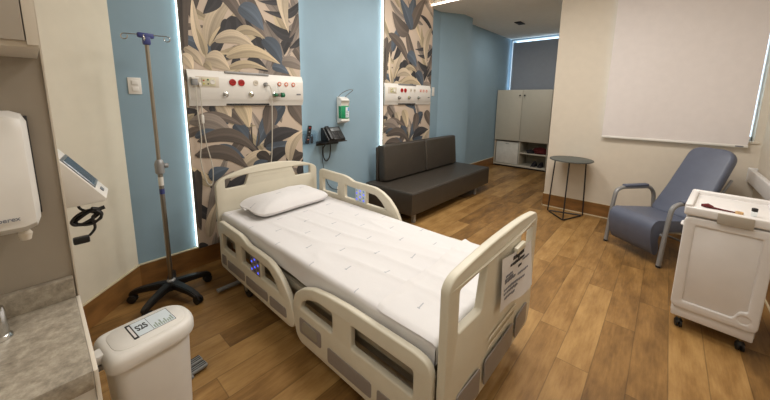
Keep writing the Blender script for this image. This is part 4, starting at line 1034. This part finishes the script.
t = thing('power_cable', 'coiled black cable with plug hanging under the wall terminal', 'cable', (.085, 1.47, 1.06))
obj('cable', tube(B(), smooth_path([(.07, 1.48, 1.187), (.075, 1.475, 1.16)]+pts+[(.10, 1.465, 1.13), (.102, 1.46, 1.09), (.085, 1.46, 1.066)], 6), .0042, 8), M['black'], t)
obj('tie', tube(B(), [(.10, 1.462, 1.16), (.118, 1.468, 1.152), (.135, 1.468, 1.156)], .007, 8), M['black'], t)
bm = B(); box(bm, (.043, 1.445, 1.046), (.085, 1.475, 1.068), .005, 2); obj('plug', bm, M['black'], t)
# pedal bin
t = thing('pedal_bin', 'white plastic pedal bin with a printed label on its lid beside the counter', 'bin', (.247, 1.678, 0), R(7))
def ro(hx, hy, r0_, r1_): return rpoly([(-hx, -hy), (hx, -hy), (hx, hy), (-hx, hy)], [r0_, r1_, r1_, r0_], 8)
bm = B(); V = []
for z, s in ((.012, .86), (.03, .87), (.44, .955)):
    V.append([bm.verts.new((a*s, b*s, z)) for a, b in ro(.162, .117, .05, .115)])
for i in range(2):
    for j in range(len(V[0])): bm.faces.new((V[i][j], V[i][(j+1) % len(V[0])], V[i+1][(j+1) % len(V[0])], V[i+1][j]))
bm.faces.new(V[0]); bm.faces.new(V[-1]); loc(bm, 'bin_body', M['white'], t)
bm = B(); rr_stack(bm, lambda d: ro(.176-d, .126-d, .055-d*.7, .1255-d), [(.002, .430), (0, .436), (0, .468), (.003, .480), (.010, .491), (.020, .498), (.032, .500)]); lid = loc(bm, 'lid', M['white'], t)
bm = B(); rr_stack(bm, lambda d: ro(.142-d, .094-d, .07-d, .0935-d), [(0, .496), (.001, .5012), (.003, .5025)]); loc(bm, 'raised_panel', M['white'], lid)
bm = B(); box(bm, (-.222, -.03, .452), (-.15, .03, .490), .004); loc(bm, 'hinge_tab', M['white'], lid)
bm = B(); box(bm, (-.195, -.024, .418), (-.15, .024, .44), .003); loc(bm, 'hinge_block', M['alu'], t)
def lab_fit(bm): return xf(bm, Matrix.Translation((-.008, .012, 0)) @ Matrix.Diagonal((.9, 1.22, 1, 1)))
bm = B(); box(bm, (-.045, -.05, .5027), (.118, .05, .5033)); lb = loc(lab_fit(bm), 'lid_label', M['label_cool'], lid, label='white printed label')
for lo, hi in (((-.066, -.056), (-.046, .052)), ((.116, -.05), (.118, .05)), ((.018, -.05), (.0195, .05)), ((-.045, .0492), (.118, .0505)), ((-.045, -.0505), (.118, -.0492))):
    bm = B(); box(bm, (lo[0], lo[1], .5027), (hi[0], hi[1], .5037)); loc(lab_fit(bm), 'label_border', M['ink'], lb)
bm = B(); box(bm, (-.061, -.045, .5037), (-.051, .04, .5041)); loc(lab_fit(bm), 'border_caption', M['paper'], lb)
bm = text_bm('S2S', .055, .0014); xf(bm, Matrix.Translation((-.014, .002, .5036)) @ Matrix.Rotation(R(4), 4, 'Z') @ Matrix.Diagonal((.62, .9, 1, 1))); loc(lab_fit(bm), 'label_lettering', M['ink'], lb)
for k in range(9):
    h = rnd.uniform(.018, .04); bm = B(); box(bm, (.026+k*.0098, -.044, .5034), (.032+k*.0098, -.044+h, .5037)); loc(lab_fit(bm), 'fine_print', M['ink_green'], lb)
for k in (-1, 1):
    bm = B(); box(bm, (.185, .155+k*.03-.026, .012), (.285, .155+k*.03+.026, .036), .010, 3)
    p_ = loc(bm, 'pedal', M['grey_rib'], t, label='grey ribbed pedal')
    for j in range(3): bm = B(); box(bm, (.195, .155+k*.03-.018+j*.015, .036), (.278, .155+k*.03-.013+j*.015, .0375)); loc(bm, 'pedal_rib', M['dark_metal'], p_)
bm = B(); box(bm, (.02, .08, .014), (.20, .145, .028), .004); loc(bm, 'pedal_arm', M['grey_rib'], t)
